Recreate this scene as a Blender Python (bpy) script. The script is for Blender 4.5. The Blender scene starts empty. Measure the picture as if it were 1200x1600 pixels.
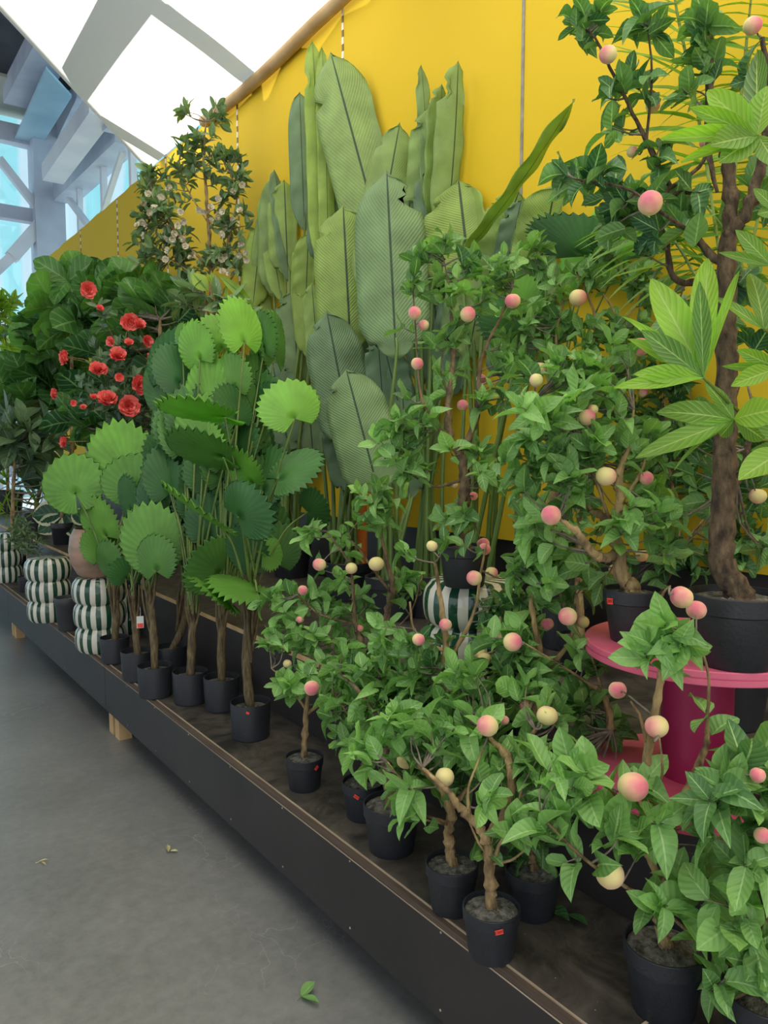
import bpy, math, random
import numpy as np
from mathutils import Vector, Matrix
PI = math.pi
C = bpy.context.scene.collection
S = bpy.context.scene
rnd = random.Random(7)
NR = np.random.RandomState(11)

# ------------------------------------------------------------------ camera
HC = 1.6                      # eye height
TH = math.radians(36.0)       # heading, from +Y (along the staging) towards +X (the wall)
PT = math.atan(100 / 1200)    # looking slightly down
FPX = 1200.0
cd = bpy.data.cameras.new('camera'); cam = bpy.data.objects.new('camera', cd); C.objects.link(cam)
cam.location = (0, 0, HC); cam.rotation_euler = (PI / 2 - PT, 0, -TH)
cd.sensor_fit = 'VERTICAL'; cd.sensor_height = 24; cd.lens = 24 * FPX / 1600
cd.clip_start = 0.05; cd.clip_end = 200
S.camera = cam
FH = np.array([math.sin(TH), math.cos(TH), 0.]); RR = np.array([math.cos(TH), -math.sin(TH), 0.]); ZZ = np.array([0, 0, 1.])
DD = FH * math.cos(PT) - ZZ * math.sin(PT); UU = FH * math.sin(PT) + ZZ * math.cos(PT)
CAM = np.array([0, 0, HC])
def ray(px, py): return DD + RR * (px - 600) / FPX + UU * (800 - py) / FPX
def at(px, py, Z):
    r = ray(px, py); return CAM + r * (min(Z, 2.66 / r[0]) if r[0] > 0 else Z)      # never beyond the wall
def proj(p):
    q = np.asarray(p) - CAM; z = q @ DD; return 600 + FPX * (q @ RR) / z, 800 - FPX * (q @ UU) / z, z
def onz(px, py, z): r = ray(px, py); return CAM + r * ((z - HC) / r[2])
def onx(px, py, x): r = ray(px, py); return CAM + r * (x / r[0])
def depth(p): return float(np.dot(np.asarray(p) - CAM, DD))

# ------------------------------------------------------------------ world, sun, exposure
w = bpy.data.worlds.new('world'); S.world = w; w.use_nodes = True
bg = w.node_tree.nodes['Background']; bg.inputs[0].default_value = (0.88, 0.94, 1.0, 1); bg.inputs[1].default_value = 0.9
sd = bpy.data.lights.new('sun', 'SUN'); sun = bpy.data.objects.new('sun', sd); C.objects.link(sun)
sd.energy = 11.5; sd.angle = math.radians(0.9); sd.color = (1, 0.96, 0.90)
SUN = np.array([0.10, -0.12, -1.0]); SUN /= np.linalg.norm(SUN)          # travel direction, from high behind the roof
sun.rotation_euler = Vector(SUN).to_track_quat('-Z', 'Y').to_euler(); sun.location = (0, 0, 9)
S.view_settings.view_transform = 'Standard'; S.view_settings.look = 'None'
S.view_settings.exposure = 0.35; S.view_settings.gamma = 1; S.view_settings.use_curve_mapping = False

# ------------------------------------------------------------------ materials
def newmat(name):
    m = bpy.data.materials.new(name); m.use_nodes = True
    nt = m.node_tree; b = nt.nodes['Principled BSDF']; return m, nt, b
def N(nt, t, **kw):
    n = nt.nodes.new(t)
    for k, v in kw.items():
        if k.startswith('i_'): n.inputs[int(k[2:])].default_value = v
        else: setattr(n, k, v)
    return n
def L(nt, a, b): nt.links.new(a, b)
def rgb(h):
    h = h.lstrip('#'); c = [int(h[i:i+2], 16) / 255 for i in (0, 2, 4)]
    return tuple(x / 12.92 if x <= .04045 else ((x + .055) / 1.055) ** 2.4 for x in c) + (1,)
def noisy(name, c1, c2, scale=8, rough=.6, bump=0, detail=6, metallic=0, coord='Object', bscale=None, stretch=(1, 1, 1), spec=.5):
    m, nt, b = newmat(name)
    tc = N(nt, 'ShaderNodeTexCoord'); mp = N(nt, 'ShaderNodeMapping'); mp.inputs['Scale'].default_value = stretch
    L(nt, tc.outputs[coord], mp.inputs[0])
    nz = N(nt, 'ShaderNodeTexNoise'); nz.inputs['Scale'].default_value = scale; nz.inputs['Detail'].default_value = detail
    L(nt, mp.outputs[0], nz.inputs['Vector'])
    cr = N(nt, 'ShaderNodeValToRGB'); cr.color_ramp.elements[0].position = .32; cr.color_ramp.elements[1].position = .68
    cr.color_ramp.elements[0].color = c1; cr.color_ramp.elements[1].color = c2
    L(nt, nz.outputs['Fac'], cr.inputs[0]); L(nt, cr.outputs[0], b.inputs['Base Color'])
    b.inputs['Roughness'].default_value = rough; b.inputs['Metallic'].default_value = metallic
    b.inputs['Specular IOR Level'].default_value = spec
    if bump:
        n2 = N(nt, 'ShaderNodeTexNoise'); n2.inputs['Scale'].default_value = bscale or scale * 3; n2.inputs['Detail'].default_value = 8
        L(nt, mp.outputs[0], n2.inputs['Vector'])
        bp = N(nt, 'ShaderNodeBump'); bp.inputs['Strength'].default_value = bump; bp.inputs['Distance'].default_value = .01
        L(nt, n2.outputs['Fac'], bp.inputs['Height']); L(nt, bp.outputs[0], b.inputs['Normal'])
    return m

def leafmat(name, dark, light, vein=None, vscale=14, rough=.45, trans=.35, veinw=.05, vmix=.5, bump=.3, edge=None, striate=0, midrib=None, tcol=None):
    """leaf: UV x along the blade, UV y across (0.5 = midrib); tint attribute picks between two greens"""
    m, nt, b = newmat(name)
    at_ = N(nt, 'ShaderNodeAttribute', attribute_name='tint')
    mix = N(nt, 'ShaderNodeMix', data_type='RGBA'); mix.inputs['A'].default_value = dark; mix.inputs['B'].default_value = light
    L(nt, at_.outputs['Fac'], mix.inputs['Factor'])
    col = mix.outputs['Result']
    uv = N(nt, 'ShaderNodeUVMap'); sp = N(nt, 'ShaderNodeSeparateXYZ'); L(nt, uv.outputs[0], sp.inputs[0])
    def M(op, a, b_=None, c=None):
        n = N(nt, 'ShaderNodeMath', operation=op)
        for i, v in enumerate((a, b_, c)):
            if v is None: continue
            if isinstance(v, (int, float)): n.inputs[i].default_value = v
            else: L(nt, v, n.inputs[i])
        return n.outputs[0]
    ac = M('ABSOLUTE', M('SUBTRACT', sp.outputs[1], .5))           # distance from midrib
    # side veins slanting forward
    ph = M('SUBTRACT', sp.outputs[0], M('MULTIPLY', ac, .55))
    sv = M('SINE', M('MULTIPLY', ph, vscale * 2 * PI))
    svm = M('MULTIPLY', M('GREATER_THAN', sv, .80), 1.0) if not striate else M('MULTIPLY_ADD', sv, .5, .5)
    mr = M('LESS_THAN', ac, veinw)
    if vein:
        f = M('MULTIPLY', svm, vmix)
        mx = N(nt, 'ShaderNodeMix', data_type='RGBA'); mx.inputs['B'].default_value = vein
        L(nt, col, mx.inputs['A']); L(nt, f, mx.inputs['Factor']); col = mx.outputs['Result']
        mx = N(nt, 'ShaderNodeMix', data_type='RGBA'); mx.inputs['B'].default_value = midrib or vein
        L(nt, col, mx.inputs['A']); L(nt, M('MULTIPLY', mr, .75 if not midrib else .95), mx.inputs['Factor']); col = mx.outputs['Result']
    if edge:
        nz = N(nt, 'ShaderNodeTexNoise'); nz.inputs['Scale'].default_value = 18; L(nt, uv.outputs[0], nz.inputs['Vector'])
        e = M('GREATER_THAN', M('ADD', ac, M('MULTIPLY', nz.outputs['Fac'], .16)), .45)
        mx = N(nt, 'ShaderNodeMix', data_type='RGBA'); mx.inputs['B'].default_value = edge
        L(nt, col, mx.inputs['A']); L(nt, e, mx.inputs['Factor']); col = mx.outputs['Result']
    tc = N(nt, 'ShaderNodeTexCoord'); nn = N(nt, 'ShaderNodeTexNoise'); nn.inputs['Scale'].default_value = 9
    L(nt, tc.outputs['Object'], nn.inputs['Vector'])
    hs = N(nt, 'ShaderNodeHueSaturation'); L(nt, col, hs.inputs['Color'])
    L(nt, M('MULTIPLY_ADD', nn.outputs['Fac'], .7, .62), hs.inputs['Value'])
    col = hs.outputs[0]
    L(nt, col, b.inputs['Base Color']); b.inputs['Roughness'].default_value = rough
    b.inputs['Specular IOR Level'].default_value = .4
    bp = N(nt, 'ShaderNodeBump'); bp.inputs['Strength'].default_value = bump; bp.inputs['Distance'].default_value = .004
    L(nt, M('ADD', M('MULTIPLY', sv, .5), M('MULTIPLY', mr, -1.0)), bp.inputs['Height']); L(nt, bp.outputs[0], b.inputs['Normal'])
    tr = N(nt, 'ShaderNodeBsdfTranslucent')
    g = N(nt, 'ShaderNodeMix', data_type='RGBA', blend_type='MULTIPLY'); g.inputs['Factor'].default_value = 1
    g.inputs['B'].default_value = tcol or (1.7, 2.0, .55, 1); L(nt, col, g.inputs['A']); L(nt, g.outputs['Result'], tr.inputs[0])
    ms = N(nt, 'ShaderNodeMixShader'); ms.inputs[0].default_value = trans
    L(nt, b.outputs[0], ms.inputs[1]); L(nt, tr.outputs[0], ms.inputs[2])
    L(nt, ms.outputs[0], nt.nodes['Material Output'].inputs[0])
    return m

M_ = {}
M_['peachleaf'] = leafmat('peach_leaf', rgb('2a5c36'), rgb('97c76f'), rgb('b0d48c'), vscale=6, veinw=.035, vmix=.13, trans=.22, tcol=(1.45, 1.75, .65, 1), rough=.42)
M_['banana'] = leafmat('banana_leaf', rgb('7d9c84'), rgb('b4cc58'), rgb('7f9f6a'), vscale=42, veinw=.016, vmix=.35, trans=.30, rough=.42, striate=1, midrib=rgb('3b5640'), bump=.35, tcol=(1.5, 1.6, .6, 1))
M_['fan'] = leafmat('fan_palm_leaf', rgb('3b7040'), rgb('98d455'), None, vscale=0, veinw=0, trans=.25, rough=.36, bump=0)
M_['fiddle'] = leafmat('fiddle_leaf', rgb('2c5a36'), rgb('84c455'), rgb('98b878'), vscale=5, veinw=.03, vmix=.4, trans=.2, rough=.35)
M_['darkleaf'] = leafmat('dark_glossy_leaf', rgb('435f4a'), rgb('8aa873'), rgb('9ab48c'), vscale=6, veinw=.04, vmix=.2, trans=.15, rough=.3)
M_['varieg'] = leafmat('variegated_leaf', rgb('244a34'), rgb('3c6b48'), rgb('6d8d72'), vscale=6, veinw=.03, vmix=.3, trans=.15, rough=.35, edge=rgb('dfe0bb'))
M_['pachira'] = leafmat('pachira_leaf', rgb('4c7340'), rgb('93c040'), rgb('b8d078'), vscale=9, veinw=.03, vmix=.3, trans=.35, rough=.42)
M_['areca'] = leafmat('areca_leaf', rgb('548536'), rgb('a3c050'), rgb('55803a'), vscale=0, veinw=.08, vmix=0, trans=.3, rough=.4)
M_['cane'] = noisy('green_cane', rgb('4c6b2f'), rgb('7f9a4c'), 6, .45, stretch=(1, 1, .3))
M_['petiole'] = noisy('petiole', rgb('4a6a2c'), rgb('7f9448'), 8, .45)
M_['bark'] = noisy('tan_bark', rgb('5a452f'), rgb('c2a574'), 34, .85, bump=1.4, bscale=60, stretch=(1, 1, .35))
M_['roughbark'] = noisy('rough_bark', rgb('4a3c30'), rgb('8d7658'), 40, .9, bump=1.0, bscale=90, stretch=(1, 1, .6))
M_['darkbark'] = noisy('dark_rough_bark', rgb('33281f'), rgb('75614a'), 55, .9, bump=1.5, bscale=80, stretch=(1, 1, .45))
M_['twig'] = noisy('grey_twig', rgb('5d5349'), rgb('8f8576'), 40, .8)
M_['palmtrunk'] = noisy('palm_trunk', rgb('4c3f30'), rgb('8b7a58'), 30, .85, bump=.8, stretch=(3, 3, .5))
M_['pot'] = noisy('black_plastic', rgb('22252b'), rgb('2d3037'), 5, .5, bump=.15, bscale=120)
M_['greypot'] = noisy('grey_plastic', rgb('3a3d42'), rgb('46494e'), 5, .5)
M_['soil'] = noisy('soil', rgb('3a3836'), rgb('8f8c84'), 60, .95, bump=1.0, bscale=140)
M_['redtag'] = noisy('red_sticker', rgb('ff4a38'), rgb('ff5a48'), 20, .5)
M_['tagink'] = noisy('sticker_ink', rgb('7a1410'), rgb('8a1a14'), 20, .6)
M_['tagwhite'] = noisy('white_tag', rgb('e6e6e0'), rgb('f0f0ec'), 20, .5)
M_['pink'] = noisy('pink_paint', rgb('cf4f72'), rgb('e27390'), 5, .42, bump=.1)
M_['darkpink'] = noisy('magenta_paint', rgb('a32458'), rgb('b02c62'), 5, .4)
M_['pine'] = noisy('pale_pine', rgb('c29a68'), rgb('dcbd8c'), 12, .7, stretch=(1, 1, .2))
M_['plyedge'] = noisy('plywood_edge', rgb('9b8670'), rgb('cdbba0'), 30, .7, stretch=(1, .1, 6))
M_['plybrown'] = noisy('plywood_core', rgb('4d4038'), rgb('6a584b'), 30, .7, stretch=(1, .1, 6))
M_['boardface'] = noisy('dark_film_plywood', rgb('2b282a'), rgb('3b3636'), 3, .42, bump=.08, bscale=30, stretch=(1, .6, .6))
M_['steel'] = noisy('painted_steel', rgb('a9b1c4'), rgb('c0c8d8'), 2, .45)
M_['steelwhite'] = noisy('white_steel', rgb('c8cedb'), rgb('dde2ea'), 2, .45)
M_['darkceil'] = noisy('dark_ceiling', rgb('20262e'), rgb('4a525c'), 1.2, .8)
M_['paleceil'] = noisy('pale_ceiling', rgb('a3a79f'), rgb('b9bcb2'), 1, .7)
M_['hem'] = noisy('tan_hem', rgb('b08f63'), rgb('cbb088'), 4, .8, bump=.2)
M_['clay'] = noisy('glazed_clay', rgb('8c7660'), rgb('c09a86'), 3, .35, stretch=(1, 1, 5))
M_['orange'] = noisy('orange_board', rgb('d8702a'), rgb('e57f35'), 3, .6)
M_['fallen'] = noisy('yellow_leaf', rgb('c9bd83'), rgb('dbd09c'), 20, .6)
M_['redflower'] = noisy('coral_petal', rgb('f95a55'), rgb('ff8a80'), 25, .6)
M_['paleflower'] = noisy('cream_petal', rgb('c9bfa0'), rgb('e9e0c8'), 30, .7)
M_['bud'] = noisy('flower_base', rgb('7d8a45'), rgb('a3a765'), 30, .7)
M_['basket'] = noisy('brown_wicker', rgb('7d5a48'), rgb('b08a70'), 30, .8, bump=.5)

# peach skin: yellow body, blush on the local +X side
m, nt, b = newmat('peach_skin')
tc = N(nt, 'ShaderNodeTexCoord'); sp = N(nt, 'ShaderNodeSeparateXYZ'); L(nt, tc.outputs['Object'], sp.inputs[0])
nz = N(nt, 'ShaderNodeTexNoise'); nz.inputs['Scale'].default_value = 30; L(nt, tc.outputs['Object'], nz.inputs['Vector'])
ma = N(nt, 'ShaderNodeMath', operation='MULTIPLY_ADD'); ma.inputs[1].default_value = 17; L(nt, sp.outputs[0], ma.inputs[0])
mb_ = N(nt, 'ShaderNodeMath', operation='MULTIPLY_ADD'); mb_.inputs[1].default_value = .7; mb_.inputs[2].default_value = .12; L(nt, nz.outputs['Fac'], mb_.inputs[0]); L(nt, mb_.outputs[0], ma.inputs[2])
cr = N(nt, 'ShaderNodeValToRGB'); e = cr.color_ramp.elements
e[0].position = .15; e[0].color = rgb('ecdc96'); e[1].position = .95; e[1].color = rgb('e8788a'); e.new(.5).color = rgb('f2c09a')
L(nt, ma.outputs[0], cr.inputs[0]); L(nt, cr.outputs[0], b.inputs['Base Color'])
b.inputs['Roughness'].default_value = .75; b.inputs['Sheen Weight'].default_value = .25; b.inputs['Sheen Roughness'].default_value = .5
M_['peach'] = m

# stool stripes by angle
m, nt, b = newmat('striped_ceramic')
tc = N(nt, 'ShaderNodeTexCoord'); sp = N(nt, 'ShaderNodeSeparateXYZ'); L(nt, tc.outputs['Object'], sp.inputs[0])
a2 = N(nt, 'ShaderNodeMath', operation='ARCTAN2'); L(nt, sp.outputs[1], a2.inputs[0]); L(nt, sp.outputs[0], a2.inputs[1])
mu = N(nt, 'ShaderNodeMath', operation='MULTIPLY'); mu.inputs[1].default_value = 16; L(nt, a2.outputs[0], mu.inputs[0])
nz = N(nt, 'ShaderNodeTexNoise'); nz.inputs['Scale'].default_value = 8; L(nt, tc.outputs['Object'], nz.inputs['Vector'])
mu2 = N(nt, 'ShaderNodeMath', operation='MULTIPLY_ADD'); mu2.inputs[1].default_value = 1.0; L(nt, nz.outputs['Fac'], mu2.inputs[0]); L(nt, mu.outputs[0], mu2.inputs[2])
si = N(nt, 'ShaderNodeMath', operation='SINE'); L(nt, mu2.outputs[0], si.inputs[0])
gt = N(nt, 'ShaderNodeMath', operation='GREATER_THAN'); gt.inputs[1].default_value = .05; L(nt, si.outputs[0], gt.inputs[0])
mx = N(nt, 'ShaderNodeMix', data_type='RGBA'); mx.inputs['A'].default_value = rgb('dcd9cb'); mx.inputs['B'].default_value = rgb('1f4a38')
L(nt, gt.outputs[0], mx.inputs['Factor']); L(nt, mx.outputs['Result'], b.inputs['Base Color'])
b.inputs['Roughness'].default_value = .12; b.inputs['Coat Weight'].default_value = .4
M_['stripe'] = m

# polished concrete
m, nt, b = newmat('polished_concrete')
tc = N(nt, 'ShaderNodeTexCoord')
n1 = N(nt, 'ShaderNodeTexNoise'); n1.inputs['Scale'].default_value = 1.3; n1.inputs['Detail'].default_value = 10; n1.inputs['Roughness'].default_value = .65; L(nt, tc.outputs['Object'], n1.inputs['Vector'])
n2 = N(nt, 'ShaderNodeTexNoise'); n2.inputs['Scale'].default_value = 22; n2.inputs['Detail'].default_value = 8; n2.inputs['Roughness'].default_value = .7; L(nt, tc.outputs['Object'], n2.inputs['Vector'])
mxn = N(nt, 'ShaderNodeMix', data_type='FLOAT'); mxn.inputs[0].default_value = .45; L(nt, n1.outputs['Fac'], mxn.inputs[2]); L(nt, n2.outputs['Fac'], mxn.inputs[3])
cr = N(nt, 'ShaderNodeValToRGB'); e = cr.color_ramp.elements; e[0].position = .32; e[0].color = rgb('6c6c6a'); e[1].position = .68; e[1].color = rgb('959491')
L(nt, mxn.outputs[0], cr.inputs[0])
n3 = N(nt, 'ShaderNodeTexNoise'); n3.inputs['Scale'].default_value = 4; n3.inputs['Detail'].default_value = 4; L(nt, tc.outputs['Object'], n3.inputs['Vector'])
vd = N(nt, 'ShaderNodeVectorMath', operation='MULTIPLY_ADD'); vd.inputs[1].default_value = (.35, .35, 0); L(nt, n3.outputs['Color'], vd.inputs[0]); L(nt, tc.outputs['Object'], vd.inputs[2])
vo = N(nt, 'ShaderNodeTexVoronoi', feature='DISTANCE_TO_EDGE'); vo.inputs['Scale'].default_value = 5.5; L(nt, vd.outputs[0], vo.inputs['Vector'])
lt = N(nt, 'ShaderNodeMath', operation='LESS_THAN'); lt.inputs[1].default_value = .006; L(nt, vo.outputs['Distance'], lt.inputs[0])
n4 = N(nt, 'ShaderNodeTexNoise'); n4.inputs['Scale'].default_value = 1.1; L(nt, tc.outputs['Object'], n4.inputs['Vector'])
g4 = N(nt, 'ShaderNodeMapRange'); g4.inputs[1].default_value = .5; g4.inputs[2].default_value = .68; g4.inputs[4].default_value = .8; L(nt, n4.outputs['Fac'], g4.inputs[0])
mu = N(nt, 'ShaderNodeMath', operation='MULTIPLY'); L(nt, lt.outputs[0], mu.inputs[0]); L(nt, g4.outputs[0], mu.inputs[1])
mx = N(nt, 'ShaderNodeMix', data_type='RGBA'); mx.inputs['B'].default_value = rgb('a8a7a2'); L(nt, mu.outputs[0], mx.inputs['Factor']); L(nt, cr.outputs[0], mx.inputs['A'])
L(nt, mx.outputs['Result'], b.inputs['Base Color'])
mr = N(nt, 'ShaderNodeMapRange'); mr.inputs[3].default_value = .22; mr.inputs[4].default_value = .45; L(nt, n2.outputs['Fac'], mr.inputs[0]); L(nt, mr.outputs[0], b.inputs['Roughness'])
M_['floor'] = m

# worn dark board of the staging top
m, nt, b = newmat('worn_dark_board')
tc = N(nt, 'ShaderNodeTexCoord')
n1 = N(nt, 'ShaderNodeTexNoise'); n1.inputs['Scale'].default_value = 6; n1.inputs['Detail'].default_value = 10; n1.inputs['Roughness'].default_value = .65; n1.inputs['Distortion'].default_value = 1.5; L(nt, tc.outputs['Object'], n1.inputs['Vector'])
cr = N(nt, 'ShaderNodeValToRGB'); e = cr.color_ramp.elements; e[0].position = .36; e[0].color = rgb('2c2927'); e[1].position = .74; e[1].color = rgb('6d645b')
L(nt, n1.outputs['Fac'], cr.inputs[0])
vo = N(nt, 'ShaderNodeTexVoronoi'); vo.inputs['Scale'].default_value = 26; L(nt, tc.outputs['Object'], vo.inputs['Vector'])
lt = N(nt, 'ShaderNodeMath', operation='LESS_THAN'); lt.inputs[1].default_value = .045; L(nt, vo.outputs['Distance'], lt.inputs[0])
mx = N(nt, 'ShaderNodeMix', data_type='RGBA'); mx.inputs['B'].default_value = rgb('a8977f'); L(nt, lt.outputs[0], mx.inputs['Factor']); L(nt, cr.outputs[0], mx.inputs['A'])
L(nt, mx.outputs['Result'], b.inputs['Base Color']); b.inputs['Roughness'].default_value = .5
M_['board'] = m

# yellow wall sheet
m, nt, b = newmat('yellow_sheet')
tc = N(nt, 'ShaderNodeTexCoord'); nz = N(nt, 'ShaderNodeTexNoise'); nz.inputs['Scale'].default_value = 1.2; L(nt, tc.outputs['Object'], nz.inputs['Vector'])
cr = N(nt, 'ShaderNodeValToRGB'); cr.color_ramp.elements[0].color = rgb('dfba22'); cr.color_ramp.elements[1].color = rgb('e7c533'); L(nt, nz.outputs['Fac'], cr.inputs[0])
L(nt, cr.outputs[0], b.inputs['Base Color']); b.inputs['Roughness'].default_value = .7; b.inputs['Specular IOR Level'].default_value = .2
bp = N(nt, 'ShaderNodeBump'); bp.inputs['Strength'].default_value = .25; bp.inputs['Distance'].default_value = .05; L(nt, nz.outputs['Fac'], bp.inputs['Height']); L(nt, bp.outputs[0], b.inputs['Normal'])
M_['yellow'] = m

# laced seam: grey strip, white dashes paint daylight leaking through between the laces
m, nt, b = newmat('seam_painted_daylight')
tc = N(nt, 'ShaderNodeTexCoord'); sp = N(nt, 'ShaderNodeSeparateXYZ'); L(nt, tc.outputs['Object'], sp.inputs[0])
mu = N(nt, 'ShaderNodeMath', operation='MULTIPLY'); mu.inputs[1].default_value = 2 * PI / .085; L(nt, sp.outputs[2], mu.inputs[0])
si = N(nt, 'ShaderNodeMath', operation='SINE'); L(nt, mu.outputs[0], si.inputs[0])
gt = N(nt, 'ShaderNodeMath', operation='GREATER_THAN'); gt.inputs[1].default_value = 0; L(nt, si.outputs[0], gt.inputs[0])
mx = N(nt, 'ShaderNodeMix', data_type='RGBA'); mx.inputs['A'].default_value = rgb('7a6a50'); mx.inputs['B'].default_value = rgb('f4f4f0'); L(nt, gt.outputs[0], mx.inputs['Factor'])
L(nt, mx.outputs['Result'], b.inputs['Base Color']); b.inputs['Roughness'].default_value = .5
M_['seam'] = m
M_['seamgrey'] = noisy('grey_seam', rgb('6d675c'), rgb('a9a59a'), 9, .5)

# translucent canvas
m, nt, b = newmat('white_canvas')
out = nt.nodes['Material Output']
tc = N(nt, 'ShaderNodeTexCoord'); nz = N(nt, 'ShaderNodeTexNoise'); nz.inputs['Scale'].default_value = 1.5; nz.inputs['Detail'].default_value = 4; L(nt, tc.outputs['Object'], nz.inputs['Vector'])
bp = N(nt, 'ShaderNodeBump'); bp.inputs['Strength'].default_value = .3; bp.inputs['Distance'].default_value = .1; L(nt, nz.outputs['Fac'], bp.inputs['Height'])
df = N(nt, 'ShaderNodeBsdfDiffuse'); df.inputs[0].default_value = (.8, .78, .74, 1); tr = N(nt, 'ShaderNodeBsdfTranslucent'); tr.inputs[0].default_value = (.78, .76, .70, 1)
L(nt, bp.outputs[0], df.inputs['Normal']); L(nt, bp.outputs[0], tr.inputs['Normal'])
ms = N(nt, 'ShaderNodeMixShader'); ms.inputs[0].default_value = .5; L(nt, df.outputs[0], ms.inputs[1]); L(nt, tr.outputs[0], ms.inputs[2]); L(nt, ms.outputs[0], out.inputs[0])
M_['canvas'] = m

# window glass: pale cyan, thin
m, nt, b = newmat('tinted_glass')
out = nt.nodes['Material Output']
gl = N(nt, 'ShaderNodeBsdfGlossy'); gl.inputs['Roughness'].default_value = .05; gl.inputs[0].default_value = (.8, .9, 1, 1)
tp = N(nt, 'ShaderNodeBsdfTransparent'); tp.inputs[0].default_value = (.93, .98, 1, 1)
ms = N(nt, 'ShaderNodeMixShader'); ms.inputs[0].default_value = .12; L(nt, tp.outputs[0], ms.inputs[1]); L(nt, gl.outputs[0], ms.inputs[2]); L(nt, ms.outputs[0], out.inputs[0])
M_['glass'] = m
m, nt, b = newmat('glass_tower_facade')
tc = N(nt, 'ShaderNodeTexCoord'); wv = N(nt, 'ShaderNodeTexWave', bands_direction='X'); wv.inputs['Scale'].default_value = .22; wv.inputs['Distortion'].default_value = 1.5; L(nt, tc.outputs['Object'], wv.inputs['Vector'])
cr = N(nt, 'ShaderNodeValToRGB'); e = cr.color_ramp.elements; e[0].position = .3; e[0].color = rgb('b5f0f4'); e[1].position = .6; e[1].color = rgb('f2f6fc'); L(nt, wv.outputs['Fac'], cr.inputs[0]); L(nt, cr.outputs[0], b.inputs['Base Color'])
b.inputs['Roughness'].default_value = .3
M_['tower'] = m

# ------------------------------------------------------------------ mesh helpers
WX = 2.75
GREEN = ('tree', 'banana plant', 'fan palm', 'plant', 'palm', 'flowering plant')
LEAFY = ('peachleaf', 'banana', 'fan', 'fiddle', 'darkleaf', 'varieg', 'pachira', 'areca', 'bark', 'darkbark', 'roughbark', 'palmtrunk', 'canvas')
class MB:
    def __init__(s): s.v = []; s.f = []; s.uv = []; s.t = []; s.n = 0; s.mi = []
    def add(s, V, F, uv=None, tint=.5, mi=0):
        V = np.asarray(V, float); n = len(V); s.mi += [mi] * len(F)
        s.v.append(V); s.f += [tuple(i + s.n for i in f) for f in F]
        s.uv.append(np.zeros((n, 2)) if uv is None else np.asarray(uv, float))
        s.t.append(np.full(n, tint, float) if np.isscalar(tint) else np.asarray(tint, float)); s.n += n
    def build(s, name, mat, parent=None, smooth=True, origin=None, mat2=None, sharp=.7):
        V = np.concatenate(s.v)
        if parent is not None and parent.get('category') in GREEN: V[:, 0] = np.minimum(V[:, 0], WX - .035 - .02 * np.abs(np.sin(V[:, 2] * 3)))
        o = np.array(parent['_o']) if parent is not None else (np.asarray(origin, float) if origin is not None else np.zeros(3))
        me = bpy.data.meshes.new(name); me.from_pydata((V - o).tolist(), [], s.f)
        me.validate(clean_customdata=False)
        uvl = me.uv_layers.new(name='UVMap'); li = np.empty(len(me.loops), int); me.loops.foreach_get('vertex_index', li)
        uvl.data.foreach_set('uv', np.concatenate(s.uv)[li].ravel())
        a = me.attributes.new('tint', 'FLOAT', 'POINT'); a.data.foreach_set('value', np.concatenate(s.t))
        if smooth: me.polygons.foreach_set('use_smooth', [True] * len(me.polygons))
        me.materials.append(M_[mat])
        if mat2: me.materials.append(M_[mat2]); me.polygons.foreach_set('material_index', s.mi)
        if smooth and mat not in LEAFY: me.set_sharp_from_angle(angle=sharp)
        me.update()
        ob = bpy.data.objects.new(name, me); C.objects.link(ob)
        if parent is not None: ob.parent = parent
        else: ob.location = o; ob['_o'] = list(o)
        return ob
def unit(v): v = np.asarray(v, float); return v / (np.linalg.norm(v) + 1e-12)
def thing(name, label, cat, o, group=None):
    e = bpy.data.objects.new(name, None); C.objects.link(e); e.location = tuple(o); e.empty_display_size = .05
    e['_o'] = [float(x) for x in o]; e['label'] = label; e['category'] = cat
    if group: e['group'] = group
    return e
def tag(ob, label, cat, group=None, kind=None):
    ob['label'] = label; ob['category'] = cat
    if group: ob['group'] = group
    if kind: ob['kind'] = kind
    return ob
def struct(ob): ob['kind'] = 'structure'; return ob
def box(mb, lo, hi, bev=0):
    x0, y0, z0 = lo; x1, y1, z1 = hi
    V = [(x0,y0,z0),(x1,y0,z0),(x1,y1,z0),(x0,y1,z0),(x0,y0,z1),(x1,y0,z1),(x1,y1,z1),(x0,y1,z1)]
    mb.add(V, [(0,3,2,1),(4,5,6,7),(0,1,5,4),(1,2,6,5),(2,3,7,6),(3,0,4,7)])
def beam(mb, a, b, w, h, up=(0, 0, 1)):
    a = np.asarray(a, float); b = np.asarray(b, float); d = unit(b - a); s = unit(np.cross(d, up)); u = np.cross(s, d)
    V = []
    for p in (a, b):
        for i, j in ((-1,-1),(1,-1),(1,1),(-1,1)): V.append(p + s * i * w / 2 + u * j * h / 2)
    mb.add(V, [(0,3,2,1),(4,5,6,7),(0,1,5,4),(1,2,6,5),(2,3,7,6),(3,0,4,7)])
def spline(P, R, k=5):
    P = [np.asarray(p, float) for p in P]
    if len(P) < 3: return [P[0] + (P[-1] - P[0]) * t for t in np.linspace(0, 1, k + 1)], list(np.linspace(R[0], R[-1], k + 1))
    Q = [2 * P[0] - P[1]] + P + [2 * P[-1] - P[-2]]; out = []; ro = []
    for i in range(1, len(Q) - 2):
        for j in range(k):
            t = j / k; a, b, c, d = Q[i-1], Q[i], Q[i+1], Q[i+2]
            out.append(.5 * ((2*b) + (-a+c)*t + (2*a-5*b+4*c-d)*t*t + (-a+3*b-3*c+d)*t**3)); ro.append(R[i-1] * (1-t) + R[i] * t)
    out.append(P[-1]); ro.append(R[-1]); return out, ro
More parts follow.
